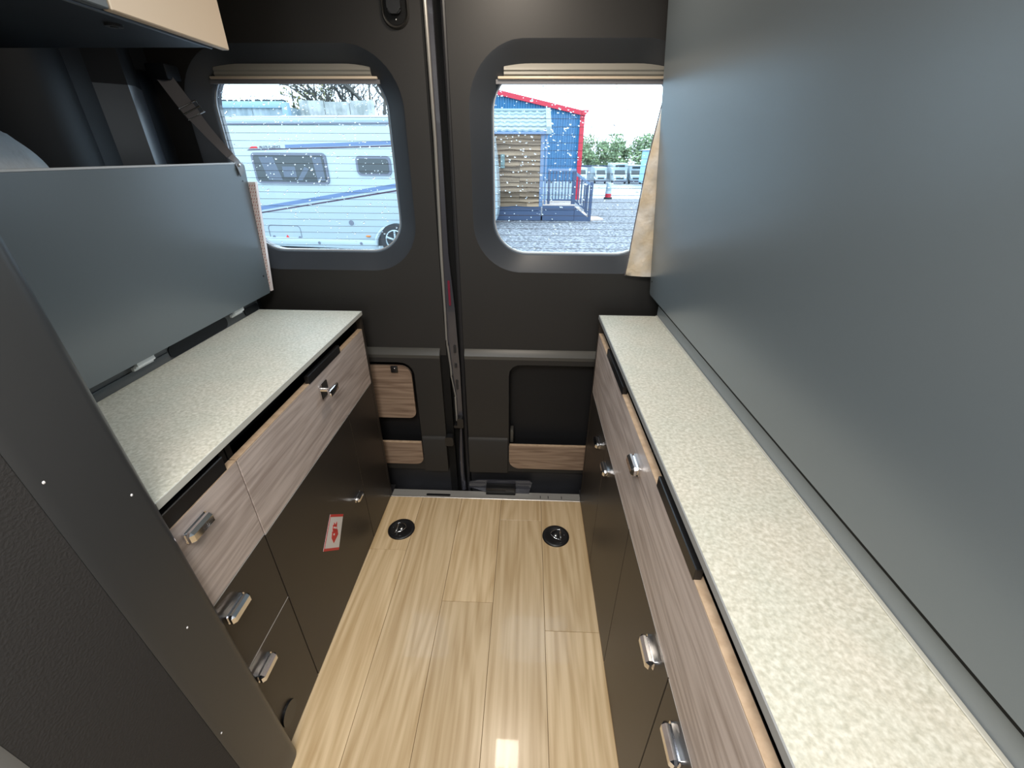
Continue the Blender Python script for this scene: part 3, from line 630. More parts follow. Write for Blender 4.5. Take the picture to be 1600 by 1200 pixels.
for i in range(13):
    k = i / 12; p = P0 + dirn * k + Vector((0, -0.0, -0.012 * sin(pi * k))); tw = 0.9 * k
    side = Vector((0.61, 0.43 + 0.1 * tw, 0.38)); path.append((p, side))
obj('webbing', ribbon(path, [0.040] * 6 + [0.034, 0.031, 0.029, 0.027, 0.025, 0.024, 0.022], 0.0022), M['strap'], s, ang=60)
path2 = [(P1, (0.5, 0.5, 0.5)), ((-0.893, 1.428, 1.338), (0.0, 1, 0.35)), ((-0.8875, 1.430, 1.322), (0, 1, 0.4)), ((-0.8885, 1.436, 1.303), (0, 1, 0.5))]
obj('strap_end', ribbon(path2, [0.020, 0.026, 0.030, 0.030], 0.0028), M['strap'], s, ang=60)
bm = new(); ball(bm, (-0.8865, 1.429, 1.327), .003, .005, .005, 12, 8); obj('bolt', bm, M['steel'], s)
B = P0 + dirn * 0.43; e1 = Vector((0.61, 0.45, 0.38)).normalized(); e2 = dirn.normalized()
bm = new(); L4 = [B + e1 * .026 - e2 * .018, B + e1 * .026 + e2 * .018, B - e1 * .026 + e2 * .018, B - e1 * .026 - e2 * .018]
tube(bm, L4, 0.0026, 6, closed=True); tube(bm, [B + e1 * .026, B - e1 * .026], 0.0022, 6); obj('buckle', bm, M['steel'], s, label='bright metal buckle')
bm = new(); box(bm, -1.105, -1.045, 1.455, 1.515, 1.545, 1.585, 0.006); obj('anchor', bm, M['liner'], s)

# pale board with red print between panel and window
t = thing('printed_board', 'narrow pale board edge with red dashes behind the short grey panel', 'board', (-0.90, 1.47, 0.93))
pq = [(-0.9245, 0.925), (-0.915, 0.925), (-0.8735, 1.279), (-0.920, 1.279)]
bm = new(); prism(bm, [(x, 1.4665, z) for x, z in pq], (0, 0.012, 0)); obj('board', bm, mat('pale_pink_card', (0.86, 0.76, 0.74), 0.6), t)
bm = new()
for i in range(34):
    z = 0.945 + i * 0.0098; xr_ = -0.915 + (z - 0.925) * 0.117 - 0.003
    for j in range(3):
        x = xr_ - 0.0035 - j * 0.008 + (0.003 if i % 2 else 0)
        if x < -0.926: continue
        prism(bm, [(x - .0024, 1.4663, z - .0026), (x - .0008, 1.4663, z - .0030), (x + .0024, 1.4663, z + .0022), (x + .0008, 1.4663, z + .0030)], (0, 0.0003, 0))
obj('red_dashes', bm, mat('faded_red_ink', (0.42, 0.09, 0.08), 0.6), t, kind='stuff', smooth=False)

# beige padded curtain beside the right window
def sheet_curtain():
    bm = new(); NU, NV = 14, 40; F, Bk = [], []
    for j in range(NV + 1):
        v = j / NV; z = 0.994 + v * (1.52 - 0.994); xl = 0.3405 + 0.0215 * (z - 0.999) / 0.332 if z < 1.331 else 0.362 + 0.017 * (z - 1.331) / 0.138
        r1, r2 = [], []
        for i in range(NU + 1):
            uu = i / NU; x = xl + uu * (0.475 - xl)
            y = 1.486 - 0.007 * abs(sin(v * pi * 5 + uu * 3.0)) ** 0.6 - 0.004 * abs(sin(v * pi * 3 - uu * 6.0)) ** 0.6 + 0.004 * sin(uu * 9 + v * 3)
            r1.append(bm.verts.new((x, y - 0.005 * min(1, uu * 6), z))); r2.append(bm.verts.new((x, y + 0.006, z)))
        F.append(r1); Bk.append(r2)
    for j in range(NV):
        for i in range(NU):
            bm.faces.new((F[j][i], F[j][i + 1], F[j + 1][i + 1], F[j + 1][i])); bm.faces.new((Bk[j][i], Bk[j + 1][i], Bk[j + 1][i + 1], Bk[j][i + 1]))
        bm.faces.new((F[j][0], F[j + 1][0], Bk[j + 1][0], Bk[j][0])); bm.faces.new((F[j][NU], Bk[j][NU], Bk[j + 1][NU], F[j + 1][NU]))
    for i in range(NU):
        bm.faces.new((F[0][i], Bk[0][i], Bk[0][i + 1], F[0][i + 1])); bm.faces.new((F[NV][i], F[NV][i + 1], Bk[NV][i + 1], Bk[NV][i]))
    return bm
t = thing('curtain', 'beige quilted curtain hanging beside the tall grey panel at the right window', 'curtain', (0.41, 1.484, 0.994))
obj('cloth', sheet_curtain(), M['curtain'], t, ang=80)
bm = new(); tube(bm, [(0.3385, 1.486, 0.994), (0.360, 1.486, 1.331), (0.378, 1.486, 1.47), (0.384, 1.486, 1.52)], 0.0016, 6); obj('hem_piping', bm, mat('dark_piping', (0.10, 0.09, 0.10), 0.6), t)
# grey pillow behind the left panel
bm = new(); ball(bm, (-1.02, 0.70, 1.300), 0.095, 0.270, 0.150, 96, 48)
for v in bm.verts:
    v.co.z = max(v.co.z, 1.18); n_ = -abs(sin(v.co.y * 24 + v.co.x * 9)) ** 0.5 * 0.010 + sin(v.co.y * 57 + v.co.x * 40) * 0.003 - abs(sin(v.co.x * 38 - v.co.y * 5)) ** .5 * .008 + .012; v.co.z = max(v.co.z + n_, 1.1795); v.co.x += 0.4 * n_
obj('pillow', bm, M['pillow'], label='grey quilted pillow tucked behind the short grey panel', cat='pillow', ang=80)
bm = new(); box(bm, -1.08, -0.937, 0.50, 1.16, 0.925, 1.178, 0.02, 3); obj('mattress', bm, M['pillow'], label='grey folded mattress upright behind the short grey panel, under the pillow', cat='mattress')

# overhead locker at the top left
t = thing('overhead_locker', 'overhead locker with cream door and dark underside at the top left', 'locker', (-0.88, 0.4, 1.546))
bm = new(); box(bm, -1.138, -0.636, -0.40, 1.064, 1.549, 1.86, 0.002); obj('body', bm, M['liner'], t)
bm = new(); box(bm, -0.634, -0.619, 0.790, 1.068, 1.545, 1.86, 0.0015, 1); obj('door', bm, M['cream'], t)
bm = new(); box(bm, -0.634, -0.619, -0.40, 0.786, 1.545, 1.86, 0.0015, 1); obj('door', bm, M['panel'], t, label='grey locker door')
bm = new(); cyl(bm, (-0.70, 0.885, 1.5474), 0.013, 0.004, 'Z', 24); cyl(bm, (-0.70, 0.885, 1.5455), 0.006, 0.003, 'Z', 16); obj('spotlight', bm, M['post'], t)
bm = new(); tube(bm, [(-0.645, -0.4, 1.547), (-0.645, 1.05, 1.547)], 0.003, 8); obj('underside_bead', bm, M['rib'], t)

# foreground partition: rounded post, fibre panel and pale ledge behind it
wp = thing('wall_partition', None, None, (-0.7, 0.3, 0)); wp['kind'] = 'structure'
def vert_prism(pts, z0, z1, lean=0.0):
    bm = new(); a = [bm.verts.new((x, y, z0)) for x, y in pts]; b = [bm.verts.new((x, y - lean, z1)) for x, y in pts]; n = len(pts)
    bm.faces.new(list(reversed(a))); bm.faces.new(b)
    for i in range(n): bm.faces.new((a[i], a[(i + 1) % n], b[(i + 1) % n], b[i]))
    return bm
def LEAN(y, z): return y - 0.014 - 0.026 * (z - 0.5)
def vert_lean(pts):
    bm = new(); a = [bm.verts.new((x, LEAN(y, 0), 0)) for x, y in pts]; b = [bm.verts.new((x, LEAN(y, 1.92), 1.92)) for x, y in pts]; n = len(pts)
    bm.faces.new(list(reversed(a))); bm.faces.new(b)
    for i in range(n): bm.faces.new((a[i], a[(i + 1) % n], b[(i + 1) % n], b[i]))
    return bm
prof = [(-0.590 + 0.025 * cos(a), 0.478 + 0.025 * sin(a)) for a in [radians(d) for d in range(0, 91, 9)]]
prof = [(-0.5650, 0.392), (-0.5650, 0.440)] + prof + [(-0.5913, 0.503), (-0.5913, 0.440), (-1.13, 0.440), (-1.13, 0.378), (-0.5680, 0.378), (-0.5665, 0.381)]
obj('corner_post', vert_lean(prof), M['post'], wp, ang=40)
obj('fibre_panel', vert_lean([(-0.5685, 0.222), (-0.5685, 0.3775), (-1.13, 0.3775), (-1.13, 0.222)]), M['fabric'], wp)
obj('near_edge', vert_lean([(-0.564, 0.16), (-0.564, 0.213), (-0.568, 0.2215), (-1.13, 0.2215), (-1.13, 0.16)]), mat('grey_near_trim', (0.16, 0.16, 0.155), 0.4), wp)
for (y, z) in ((0.392, 1.018), (0.468, 0.925), (0.435, 0.650), (0.386, 0.385)):
    bm = new(); ball(bm, (-0.5650, LEAN(y, z), z), 0.0010, 0.0018, 0.0022, 8, 6); obj('paint_fleck', bm, M['pale'], wp)

# lashing rings in the floor
def lashing(x, y, flip, label):
    t = thing('lashing_ring', label, 'ring', (x, y, 0.0), 'floor lashing rings')
    bm = new(); n = 40; prev = None
    for (r_, z) in ((0.0545, 0.0002), (0.0540, 0.0040), (0.050, 0.0065), (0.040, 0.0060), (0.034, 0.0035)):
        ring = [bm.verts.new((r_ * cos(2 * pi * i / n), r_ * sin(2 * pi * i / n), z)) for i in range(n)]
        if prev:
            for i in range(n): bm.faces.new((prev[i], prev[(i + 1) % n], ring[(i + 1) % n], ring[i]))
        prev = ring
    bm.faces.new(prev); obj('cup', bm, M['black'], t, local=True, ang=60)
    f = flip; bm = new()
    p = [(f * -0.018, -0.026), (f * -0.018, 0.026), (f * 0.002, 0.0215), (f * 0.016, 0.010), (f * 0.021, 0.0), (f * 0.016, -0.010), (f * 0.002, -0.0215)]
    tube(bm, [(a, b, 0.010 + 0.004 * (a * f + 0.018) / 0.04) for a, b in p], 0.0023, 8, closed=True); obj('steel_loop', bm, M['chrome'], t, local=True, ang=60)
    bm = new(); box(bm, f * -0.018 - 0.004, f * -0.018 + 0.006, -0.019, 0.019, 0.004, 0.0125, 0.003); obj('pivot', bm, M['steel'], t, local=True)
    bm = new(); ball(bm, (0.0, 0, 0.005), 0.009, 0.009, 0.006, 16, 8); obj('bolt', bm, M['steel'], t, local=True); obj('rivet', ball(new(), (f * -0.034, 0.003, 0.0065), 0.0022, 0.0022, 0.0012, 8, 6), M['steel'], t, local=True)
lashing(-0.494, 1.234, 1, 'round black floor lashing point with chrome loop beside the left-hand cabinet')
lashing(0.139, 1.224, -1, 'round black floor lashing point with chrome loop near the right-hand cabinet')

# ================================================================= OUTSIDE
G = -0.65
def gz(y): return G if y <= 22 else max(G - (y - 22) * 2.55 / 62.0, -3.2)
bm = new(); v = [bm.verts.new(p) for p in ((-40, 1.9, G), (40, 1.9, G), (40, 22, G), (-40, 22, G))]; bm.faces.new(v)
v2 = [bm.verts.new(p) for p in ((-40, 26, gz(26)), (40, 26, gz(26)))]; bm.faces.new((v[3], v[2], v2[1], v2[0]))
v = [bm.verts.new(p) for p in ((-60, -12, G), (60, -12, G), (60, 1.9, G), (-60, 1.9, G))]; bm.faces.new(v)
obj('ground', bm, M['gravel'], kind='structure')
bm = new(); rows = [[(-90, y, gz(y)), (90, y, gz(y))] for y in (26, 50, 84, 140)]
rv = [[bm.verts.new(p) for p in r_] for r_ in rows]
for a, b in zip(rv, rv[1:]): bm.faces.new((a[0], a[1], b[1], b[0]))
obj('yard', bm, M['tarmac'], kind='structure')

# near white motorhome (local frame: x along the side, z up from van floor level, y outward is negative)
mh = thing('motorhome', 'white motorhome with blue-grey stripes and red-marked lettering outside the left rear window', 'vehicle', (-2.73, 9.67, G), rotz=-math.atan2(0.1288, 0.9917))
def z_(v): return v - G
bm = new(); box(bm, -6.4, 0.75, 0, 2.2, z_(-0.50), z_(1.92), 0.10, 4); obj('body', bm, M['vwhite'], mh, local=True, ang=50)
bm = new(); box(bm, -6.3, 0.65, 0.05, 2.15, z_(1.88), z_(2.02), 0.05, 3); obj('roof', bm, M['vwhite'], mh, local=True)
bm = new(); box(bm, -6.2, 0.7, -0.012, 0.02, z_(1.865), z_(1.90), 0.005, 1); obj('awning_rail', bm, M['vframe'], mh, local=True)
bm = new(); box(bm, -6.3, 0.70, -0.02, 0.04, z_(-0.56), z_(-0.36), 0.015, 2); obj('side_skirt', bm, M['vwhite'], mh, local=True)
bm = new(); box(bm, -6.0, 0.5, 0.2, 2.0, 0.06, z_(-0.50)); obj('chassis', bm, M['tyre'], mh, local=True)
def mh_window(x0, x1, z0, z1):
    bm = new(); slab_xz(bm, x0, x1, z_(z0), z_(z1), 0.09, -0.030, 0.01); f = obj('window', bm, M['vframe'], mh, local=True)
    bm = new(); slab_xz(bm, x0 + .05, x1 - .05, z_(z0) + .04, z_(z1) - .05, 0.06, -0.040, -0.030); obj('pane', bm, M['vglass'], f, local=True)
    return f
f = mh_window(-3.24, -1.52, 0.77, 1.36)
bm = new(); prism(bm, [(-3.05, -0.041, z_(1.28)), (-2.72, -0.041, z_(1.28)), (-2.60, -0.041, z_(0.84)), (-2.93, -0.041, z_(0.84))], (0, .001, 0)); obj('inner_blind', bm, M['vblind'], f, local=True, smooth=False); bm = new(); prism(bm, [(-1.82, -0.041, z_(1.28)), (-1.62, -0.041, z_(1.28)), (-1.60, -0.041, z_(0.84)), (-1.78, -0.041, z_(0.84))], (0, .001, 0)); obj('inner_blind', bm, M['vblind'], f, local=True, smooth=False)
bm = new(); box(bm, -2.55, -2.25, -0.0412, -0.040, z_(0.90), z_(1.10)); obj('inner_cushion', bm, M['vblind'], f, local=True, smooth=False); bm = new(); prism(bm, [(-2.25, -0.041, z_(0.84)), (-2.13, -0.041, z_(0.84)), (-1.93, -0.041, z_(1.06)), (-2.03, -0.041, z_(1.10))], (0, .001, 0)); obj('inner_cushion', bm, M['vblind'], f, local=True, smooth=False)
mh_window(-0.86, -0.10, 0.95, 1.31)
# stripes and lettering
bm = new(); prism(bm, [(-2.40, -0.004, z_(1.445)), (0.7, -0.004, z_(1.535)), (0.7, -0.004, z_(1.605)), (-2.40, -0.004, z_(1.505))], (0, .004, 0)); obj('upper_stripe', bm, M['vband'], mh, local=True, smooth=False)
bm = new(); prism(bm, [(-3.32, -0.004, z_(1.395)), (0.7, -0.004, z_(1.495)), (0.7, -0.004, z_(1.520)), (-3.26, -0.004, z_(1.418))], (0, .004, 0)); obj('upper_line', bm, M['vline'], mh, local=True, smooth=False)
bm = new(); prism(bm, [(-3.6, -0.004, z_(0.175)), (0.02, -0.004, z_(0.735)), (0.02, -0.004, z_(0.815)), (-3.6, -0.004, z_(0.25))], (0, .004, 0)); obj('lower_stripe', bm, M['vband'], mh, local=True, smooth=False)
bm = new(); prism(bm, [(-3.6, -0.004, z_(0.11)), (0.02, -0.004, z_(0.665)), (0.02, -0.004, z_(0.695)), (-3.6, -0.004, z_(0.135))], (0, .004, 0)); obj('lower_line', bm, M['vline'], mh, local=True, smooth=False)
bm = new(); prism(bm, [(-3.27, -0.004, z_(1.430)), (-3.04, -0.004, z_(1.436)), (-3.06, -0.004, z_(1.475)), (-3.18, -0.004, z_(1.472))], (0, .004, 0)); obj('red_flash', bm, M['red'], mh, local=True, smooth=False)
text('lettering', 'PILOTE EVIDENCE', 0.062, M['vline'], mh, Matrix.Translation((-3.00, -0.003, z_(1.437))) @ Matrix.Rotation(radians(-1.4), 4, 'Y') @ Matrix.Rotation(pi / 2, 4, 'X') @ Matrix.Diagonal((0.98, 1, 1, 1)), 0.002)
bm = new(); tube(bm, [(x, -0.003, z) for x, z in rr2(-3.27, -2.47, z_(-0.46), z_(-0.10), 0.08)], 0.007, 5, closed=True); obj('service_hatch', bm, M['vframe'], mh, local=True)
for x, zz, r_, yy in ((-3.17, -0.36, .035, -.006), (-2.52, -0.36, .035, -.006), (-1.19, 0.0, .055, -.007), (-1.02, -0.43, .03, -.024), (-2.05, -0.45, .03, -.024)): obj('service_cap', cyl(new(), (x, yy, z_(zz)), r_, 0.013, 'Y', 16), M['vframe'], mh, local=True)
bm = new(); prism(bm, [(-2.90, -.003, z_(-.40)), (-2.76, -.003, z_(-.40)), (-2.83, -.003, z_(-.30))], (0, .003, 0)); obj('red_warning_mark', bm, M['red'], mh, local=True, smooth=False)
bm = new(); ball(bm, (-0.83, -0.015, z_(-0.27)), 0.06, 0.015, 0.022, 12, 8); obj('side_marker', bm, M['amber'], mh, local=True)
# wheel arch and wheel
bm = new(); arch = [(-0.15 + 0.46 * cos(a), z_(-0.46) + 0.40 * sin(a)) for a in [radians(d) for d in range(0, 181, 10)]]
prism(bm, [(x, -0.026, z) for x, z in arch], (0, 0.035, 0)); obj('wheel_arch', bm, M['tyre'], mh, local=True)
bm = new(); tube(bm, [(-0.15 + 0.50 * cos(a), -0.030, z_(-0.46) + 0.43 * sin(a)) for a in [radians(d) for d in range(0, 181, 10)]], 0.045, 8); obj('arch_trim', bm, M['vwhite'], mh, local=True)
bm = new(); cyl(bm, (-0.15, -0.03, 0.335), 0.335, 0.20, 'Y', 40); wh = obj('wheel', bm, M['tyre'], mh, local=True)
bm = new(); tube(bm, [(-0.15 + 0.205 * cos(a), -0.135, 0.335 + 0.205 * sin(a)) for a in [i * pi / 14 for i in range(28)]], 0.015, 6, closed=True)
for k in range(5):
    a = 2 * pi * k / 5 + 0.3; tube(bm, [(-0.15 + 0.03 * cos(a), -0.136, 0.335 + 0.03 * sin(a)), (-0.15 + 0.20 * cos(a), -0.136, 0.335 + 0.20 * sin(a))], 0.022, 6)
cyl(bm, (-0.15, -0.136, 0.335), 0.05, 0.03, 'Y', 16); obj('rim', bm, M['vwhite'], wh, local=True)

# second white motorhome, its rounded tail showing beside the lodge
t = thing('motorhome', 'white motorhome whose rounded end shows beside the wooden lodge in the right rear window', 'vehicle', (-3.4, 14.4, G))
bm = new(); pts = [(-4.5, G + .20), (-0.99, G + .20), (-0.945, G + .5), (-0.94, G + 1.0), (-0.97, G + 1.6), (-1.02, G + 2.1), (-1.07, G + 2.45), (-1.16, G + 2.58), (-4.5, G + 2.60)]
prism(bm, [(x, 13.9, z) for x, z in pts], (0, 1.35, 0)); bmesh.ops.bevel(bm, geom=[e for e in bm.edges if abs(e.verts[0].co.y - e.verts[1].co.y) < .01], offset=0.05, segments=2, affect='EDGES'); obj('body', bm, M['vwhite'], t, ang=50)
bm = new(); slab_xz(bm, -4.2, -3.0, 0.5, 1.1, 0.09, 13.87, 13.9); obj('window', bm, M['vglass'], t)
for x in (-2.0, -3.8): obj('wheel', cyl(new(), (x, 14.05, G + .33), 0.33, 0.22, 'Y', 28), M['tyre'], t)

# corrugated shed and fence behind the near motorhome
def corrugated(bm, x0, x1, y, z0, z1, pitch, amp):
    n = int((x1 - x0) / pitch) * 4; a, b = [], []
    for i in range(n + 1):
        x = x0 + (x1 - x0) * i / n; yy = y + amp * cos(2 * pi * i / 4)
        a.append(bm.verts.new((x, yy, z0))); b.append(bm.verts.new((x, yy, z1)))
    for i in range(n): bm.faces.new((a[i], a[i + 1], b[i + 1], b[i]))
    return bm
t = thing('shed', 'pale blue corrugated shed with mossy gutter behind the near motorhome', 'shed', (-10, 14.5, G))
for i in range(6): bm = new(); corrugated(bm, -12.8 + i * 0.98, -12.8 + (i + 1) * 0.98 - .01, 14.0, G, 2.50, 0.14, 0.02); obj('sheet', bm, M['corr'], t, ang=80)
bm = new(); box(bm, -12.9, -6.9, 13.93, 13.99, 2.46, 2.62, 0.01); obj('fascia', bm, mat('pale_blue_fascia', (0.24, 0.36, 0.47), 0.4), t)
bm = new(); box(bm, -6.98, -6.82, 13.90, 14.1, G, 2.6, 0.01); obj('corner_post', bm, M['vband2'] if 'vband2' in M else mat('pale_blue_post', (0.20, 0.30, 0.40), 0.5), t)
bm = new(); box(bm, -12.9, -6.9, 14.06, 15.2, G, 2.5); obj('shed_body', bm, M['corr'], t)
bm = new(); rnd = random.Random(5)
for i in range(60): ball(bm, (rnd.uniform(-12.5, -6.95) if i > 14 else rnd.uniform(-7.5, -6.95), 14.02, 2.635), rnd.uniform(.03, .12), .04, rnd.uniform(.015, .045), 6, 4)
obj('moss', bm, M['moss'], t, kind='stuff')
t = thing('fence', 'weathered white corrugated fence between the blue shed and the bare tree', 'fence', (-5.5, 14.6, G))
for i in range(3): bm = new(); corrugated(bm, -6.80 + i * 0.75, -6.80 + (i + 1) * 0.75 - .012, 14.6, G, 2.70 - 0.03 * (i % 2), 0.12, 0.02); obj('sheet', bm, M['corr2'], t, ang=80)
for x in (-6.75, -4.7): obj('fence_post', box(new(), x, x + .08, 14.64, 14.72, G, 2.72), M['corr2'], t)

def bare_tree(name, x, y, h, seed, label, spread=1.0, depth=5, r0=0.16, lean=0.0):
    rnd = random.Random(seed); bm = new()
    def grow(p, d, ln, r_, k):
        q_ = p + d * ln * 0.5 + Vector((rnd.uniform(-1, 1), rnd.uniform(-1, 1), rnd.uniform(-.3, .6))) * ln * 0.07; e = q_ + (d + Vector((rnd.uniform(-.2, .2), rnd.uniform(-.2, .2), 0.05))).normalized() * ln * 0.5
        tube(bm, [p, q_, e], [r_, r_ * .85, r_ * .68], 6 if k > 2 else 4, cap=False)
        if k == 0: return
        for _ in range(3 if k > 1 else 4):
            nd = (d + spread * Vector((rnd.uniform(-1, 1), rnd.uniform(-.7, .7), rnd.uniform(-.25, .6)))).normalized()
            grow(e if rnd.random() < .6 else q_, nd, ln * rnd.uniform(.62, .85), r_ * .6, k - 1)
    t = thing(name, label, 'tree', (x, y, G))
    b0 = Vector((x, y, G)); grow(b0, Vector((lean, 0, 1)).normalized(), h * 0.42, r0, depth)
    obj('branches', bm, M['bark'], t, recalc=False, smooth=True, ang=80); return t
bare_tree('bare_tree', -4.75, 17.0, 4.8, 3, 'leafless tree with a thick trunk above the right end of the near motorhome', 0.95, 6, 0.20)
bare_tree('bare_tree', -7.0, 21.5, 4.9, 11, 'thinner leafless tree rising behind the weathered white fence', 0.9, 5, 0.10)
def leafy(name, x, y, z0, w_, h, n, leaf, m, seed, label, trunk=True, group=None):
    rnd = random.Random(seed); t = thing(name, label, 'tree', (x, y, z0), group)
    if trunk:
        bm = new(); tube(bm, [(x, y, z0), (x + .05 * w_, y, z0 + h * .5), (x, y, z0 + h * .8)], [.06 * h ** .5, .04 * h ** .5, .015], 7)
        for k in range(5): a = k * 1.3; tube(bm, [(x, y, z0 + h * (.35 + .08 * k)), (x + .3 * w_ * cos(a), y + .3 * w_ * sin(a), z0 + h * (.55 + .08 * k))], [.03 * h ** .5, .008], 5)
        obj('trunk', bm, M['bark'], t)
    bm = new(); blobs = [(rnd.uniform(-.38, .38) * w_, rnd.uniform(-.3, .3) * w_, h * rnd.uniform(.25, .85), rnd.uniform(.16, .30)) for _ in range(11)]
    for i in range(n):
        bx, by, bz, br = rnd.choice(blobs); d = Vector((rnd.gauss(0, 1), rnd.gauss(0, 1), rnd.gauss(0, 1))).normalized() * rnd.random() ** .4
        c = Vector((x + bx + d.x * br * w_, y + by + d.y * br * w_, z0 + min(bz + d.z * br * h, h))); s_ = leaf * rnd.uniform(.6, 1.3)
        u_ = Vector((rnd.gauss(0, 1), rnd.gauss(0, 1), rnd.gauss(0, 1))).normalized(); v_ = u_.orthogonal().normalized()
        bm.faces.new([bm.verts.new(c + u_ * s_), bm.verts.new(c + v_ * s_ * .6), bm.verts.new(c - u_ * s_), bm.verts.new(c - v_ * s_ * .6)])
    obj('foliage', bm, m, t, kind='stuff', smooth=False, recalc=False); return t
leafy('small_tree', -7.75, 16.3, G, 1.0, 4.45, 1100, .05, M['leaf'], 2, 'sparse olive-leaved tree over the middle of the blue shed')
leafy('small_tree', -7.9, 18.4, G, 1.3, 4.9, 1500, .05, M['leaf'], 4, 'fuller olive-leaved tree at the right end of the blue shed')
leafy('small_tree', -10.0, 16.5, G, 1.4, 3.95, 300, .04, M['leaf2'], 6, 'wispy twigs above the left end of the blue shed')

# blue industrial building with red trim
t = thing('industrial_building', 'large blue clad building with red roof edge and red corner trim', 'building', (-6.2, 30, G))
bm = new(); ex, ez, ax, az = 2.56, 3.10, -5.5, 4.72
def roofz(x): return ez + (ex - x) * (az - ez) / (ex - ax) if x > ax else az - (ax - x) * (az - ez) / (ex - ax)
x = -5.5; prev = None; i = 0; pitch = 0.25
while x < ex - 0.001:
    for (dx, dy) in ((0, 0), (0.10, 0), (0.13, -0.04), (0.20, -0.04), (0.235, 0)):
        xx = min(x + dx, ex); a = bm.verts.new((xx, 24.7 + dy, 0.02)); b = bm.verts.new((xx, 24.7 + dy, roofz(xx)))
        if prev: bm.faces.new((prev[0], a, b, prev[1]))
        prev = (a, b)
    x += pitch
obj('cladding', bm, M['blue'], t, ang=20)
bm = new(); box(bm, -5.5, ex - .02, 24.66, 24.9, gz(24.7) - .1, 0.1); obj('base_wall', bm, M['vwhite'], t)
bm = new(); box(bm, ex - .02, ex, 24.75, 44, gz(44), ez - .05); obj('side_wall', bm, M['blue'], t)
bm = new(); prism(bm, [(ex + .12, 24.55, roofz(ex) - .10), (ex + .12, 24.55, roofz(ex) + .10), (ax, 24.55, az + .13), (ax, 24.55, az - .09)], (0, .2, 0)); obj('verge_trim', bm, M['redtrim'], t, smooth=False)
bm = new(); prism(bm, [(2.44, 24.60, gz(24.7) - .05), (2.66, 24.60, gz(24.7) - .05), (2.66, 24.60, 3.02), (2.44, 24.60, 3.02)], (0, .16, 0)); obj('corner_trim', bm, M['redtrim'], t, smooth=False)
bm = new(); prism(bm, [(ex + .1, 24.7, ez + .05), (ax, 24.7, az + .08), (ax, 24.7, az + .02), (ex + .1, 24.7, ez)], (0, 19, 0)); obj('roof', bm, M['corr'], t, smooth=False)
bm = new(); prism(bm, [(2.66, 24.5, 3.04), (2.86, 24.5, 3.24), (2.50, 24.5, 3.24), (2.50, 24.5, 3.04)], (0, .3, 0)); obj('gutter_end', bm, M['redtrim'], t, smooth=False)

# wooden lodge with tiled roof and railed porch
t = thing('lodge', 'timber lodge with wavy-edged boards and pale tiled roof before the blue building', 'lodge', (-1.5, 17, G))
YC = 15.5; rnd = random.Random(9)
bm = new(); box(bm, -4.0, 0.36, YC + .05, YC + 3.5, G, 1.95); obj('lodge_body', bm, M['slate'], t)
nb = 14; zb0, zb1 = -0.19, 1.94; hh = (zb1 - zb0) / nb
for i in range(nb):
    zt = zb0 + (i + 1) * hh
    for (xa_, xb_) in ((-2.0, -0.32 + (0.25 if i % 3 == 0 else 0)), (-0.315 + (0.25 if i % 3 == 0 else 0), 0.34)):
        if i > 8 and xa_ < -1.5: xb_ = 0.34
        elif i > 8: continue
        bm = new(); n = 12; ph = rnd.uniform(0, 6); lo = []; hi = []
        for k in range(n + 1):
            xx = xa_ + (xb_ - xa_) * k / n; w1 = 0.014 * sin(xx * 3.1 + ph) + 0.008 * sin(xx * 9 + ph * 2)
            lo.append((xx, zt - hh - 0.012 + w1)); hi.append((xx, zt + 0.01))
        vl = [bm.verts.new((a, YC - 0.075, b)) for a, b in lo]; vh = [bm.verts.new((a, YC + 0.01, b)) for a, b in hi]; vb = [bm.verts.new((a, YC + 0.02, b)) for a, b in lo]
        for k in range(n): bm.faces.new((vl[k], vl[k + 1], vh[k + 1], vh[k])); bm.faces.new((vb[k], vb[k + 1], vl[k + 1], vl[k]))
        obj('board', bm, M['board'], t, recalc=False)
bm = new()
for i in range(3): box(bm, -2.6, 0.42, YC - .05, YC - .02, G + .01 + i * .155, G + .01 + i * .155 + .145, .006, 1)
obj('skirting_boards', bm, M['slate'], t)
bm = new(); box(bm, 0.34, 0.46, YC - .06, YC + .06, -0.2, 1.95, .01, 1); box(bm, 0.50, 0.56, YC - .05, YC + .05, -0.15, 1.95, .01, 1); obj('corner_posts', bm, M['slate2'], t)
bm = new(); box(bm, -2.5, 0.60, YC - .16, YC - .08, 1.90, 1.965, .01, 1); obj('gutter', bm, M['slate2'], t)
bm = new(); slab_xz(bm, -0.93, -0.80, 0.95, 1.35, .02, YC - .12, YC - .03); obj('wall_lamp', bm, mat('grey_green_lamp', (0.14, 0.22, 0.22), .4), t)
# roof: slope rising away from the eaves, single-lap rolled tiles in courses
y0r, z0r, y1r, z1r = YC - .15, 1.97, YC + 1.35, 2.60
bm = new(); NC = 5
for c_ in range(NC):
    f0, f1 = c_ / NC, (c_ + 1) / NC + .03; n = 96; A, Bq = [], []
    for k in range(n + 1):
        xx = -3.6 + (0.50 + 3.6) * k / n; wv = 0.028 * (0.5 + 0.5 * cos(2 * pi * xx / 0.24)) ** 1.5
        A.append(bm.verts.new((xx, y0r + (y1r - y0r) * f0, z0r + (z1r - z0r) * f0 + wv + .045))); Bq.append(bm.verts.new((xx, y0r + (y1r - y0r) * f1, z0r + (z1r - z0r) * f1 + wv)))
    Cq = [bm.verts.new(v.co - Vector((0, 0, .045))) for v in A]
    for k in range(n): bm.faces.new((A[k], A[k + 1], Bq[k + 1], Bq[k])); bm.faces.new((Cq[k], Cq[k + 1], A[k + 1], A[k]))
obj('roof_tiles', bm, M['tile'], t, recalc=False, kind='stuff', ang=50)
bm = new(); tube(bm, [(-3.6, y1r, z1r + .03), (0.60, y1r, z1r + .03)], 0.06, 8); obj('ridge', bm, M['tile'], t)
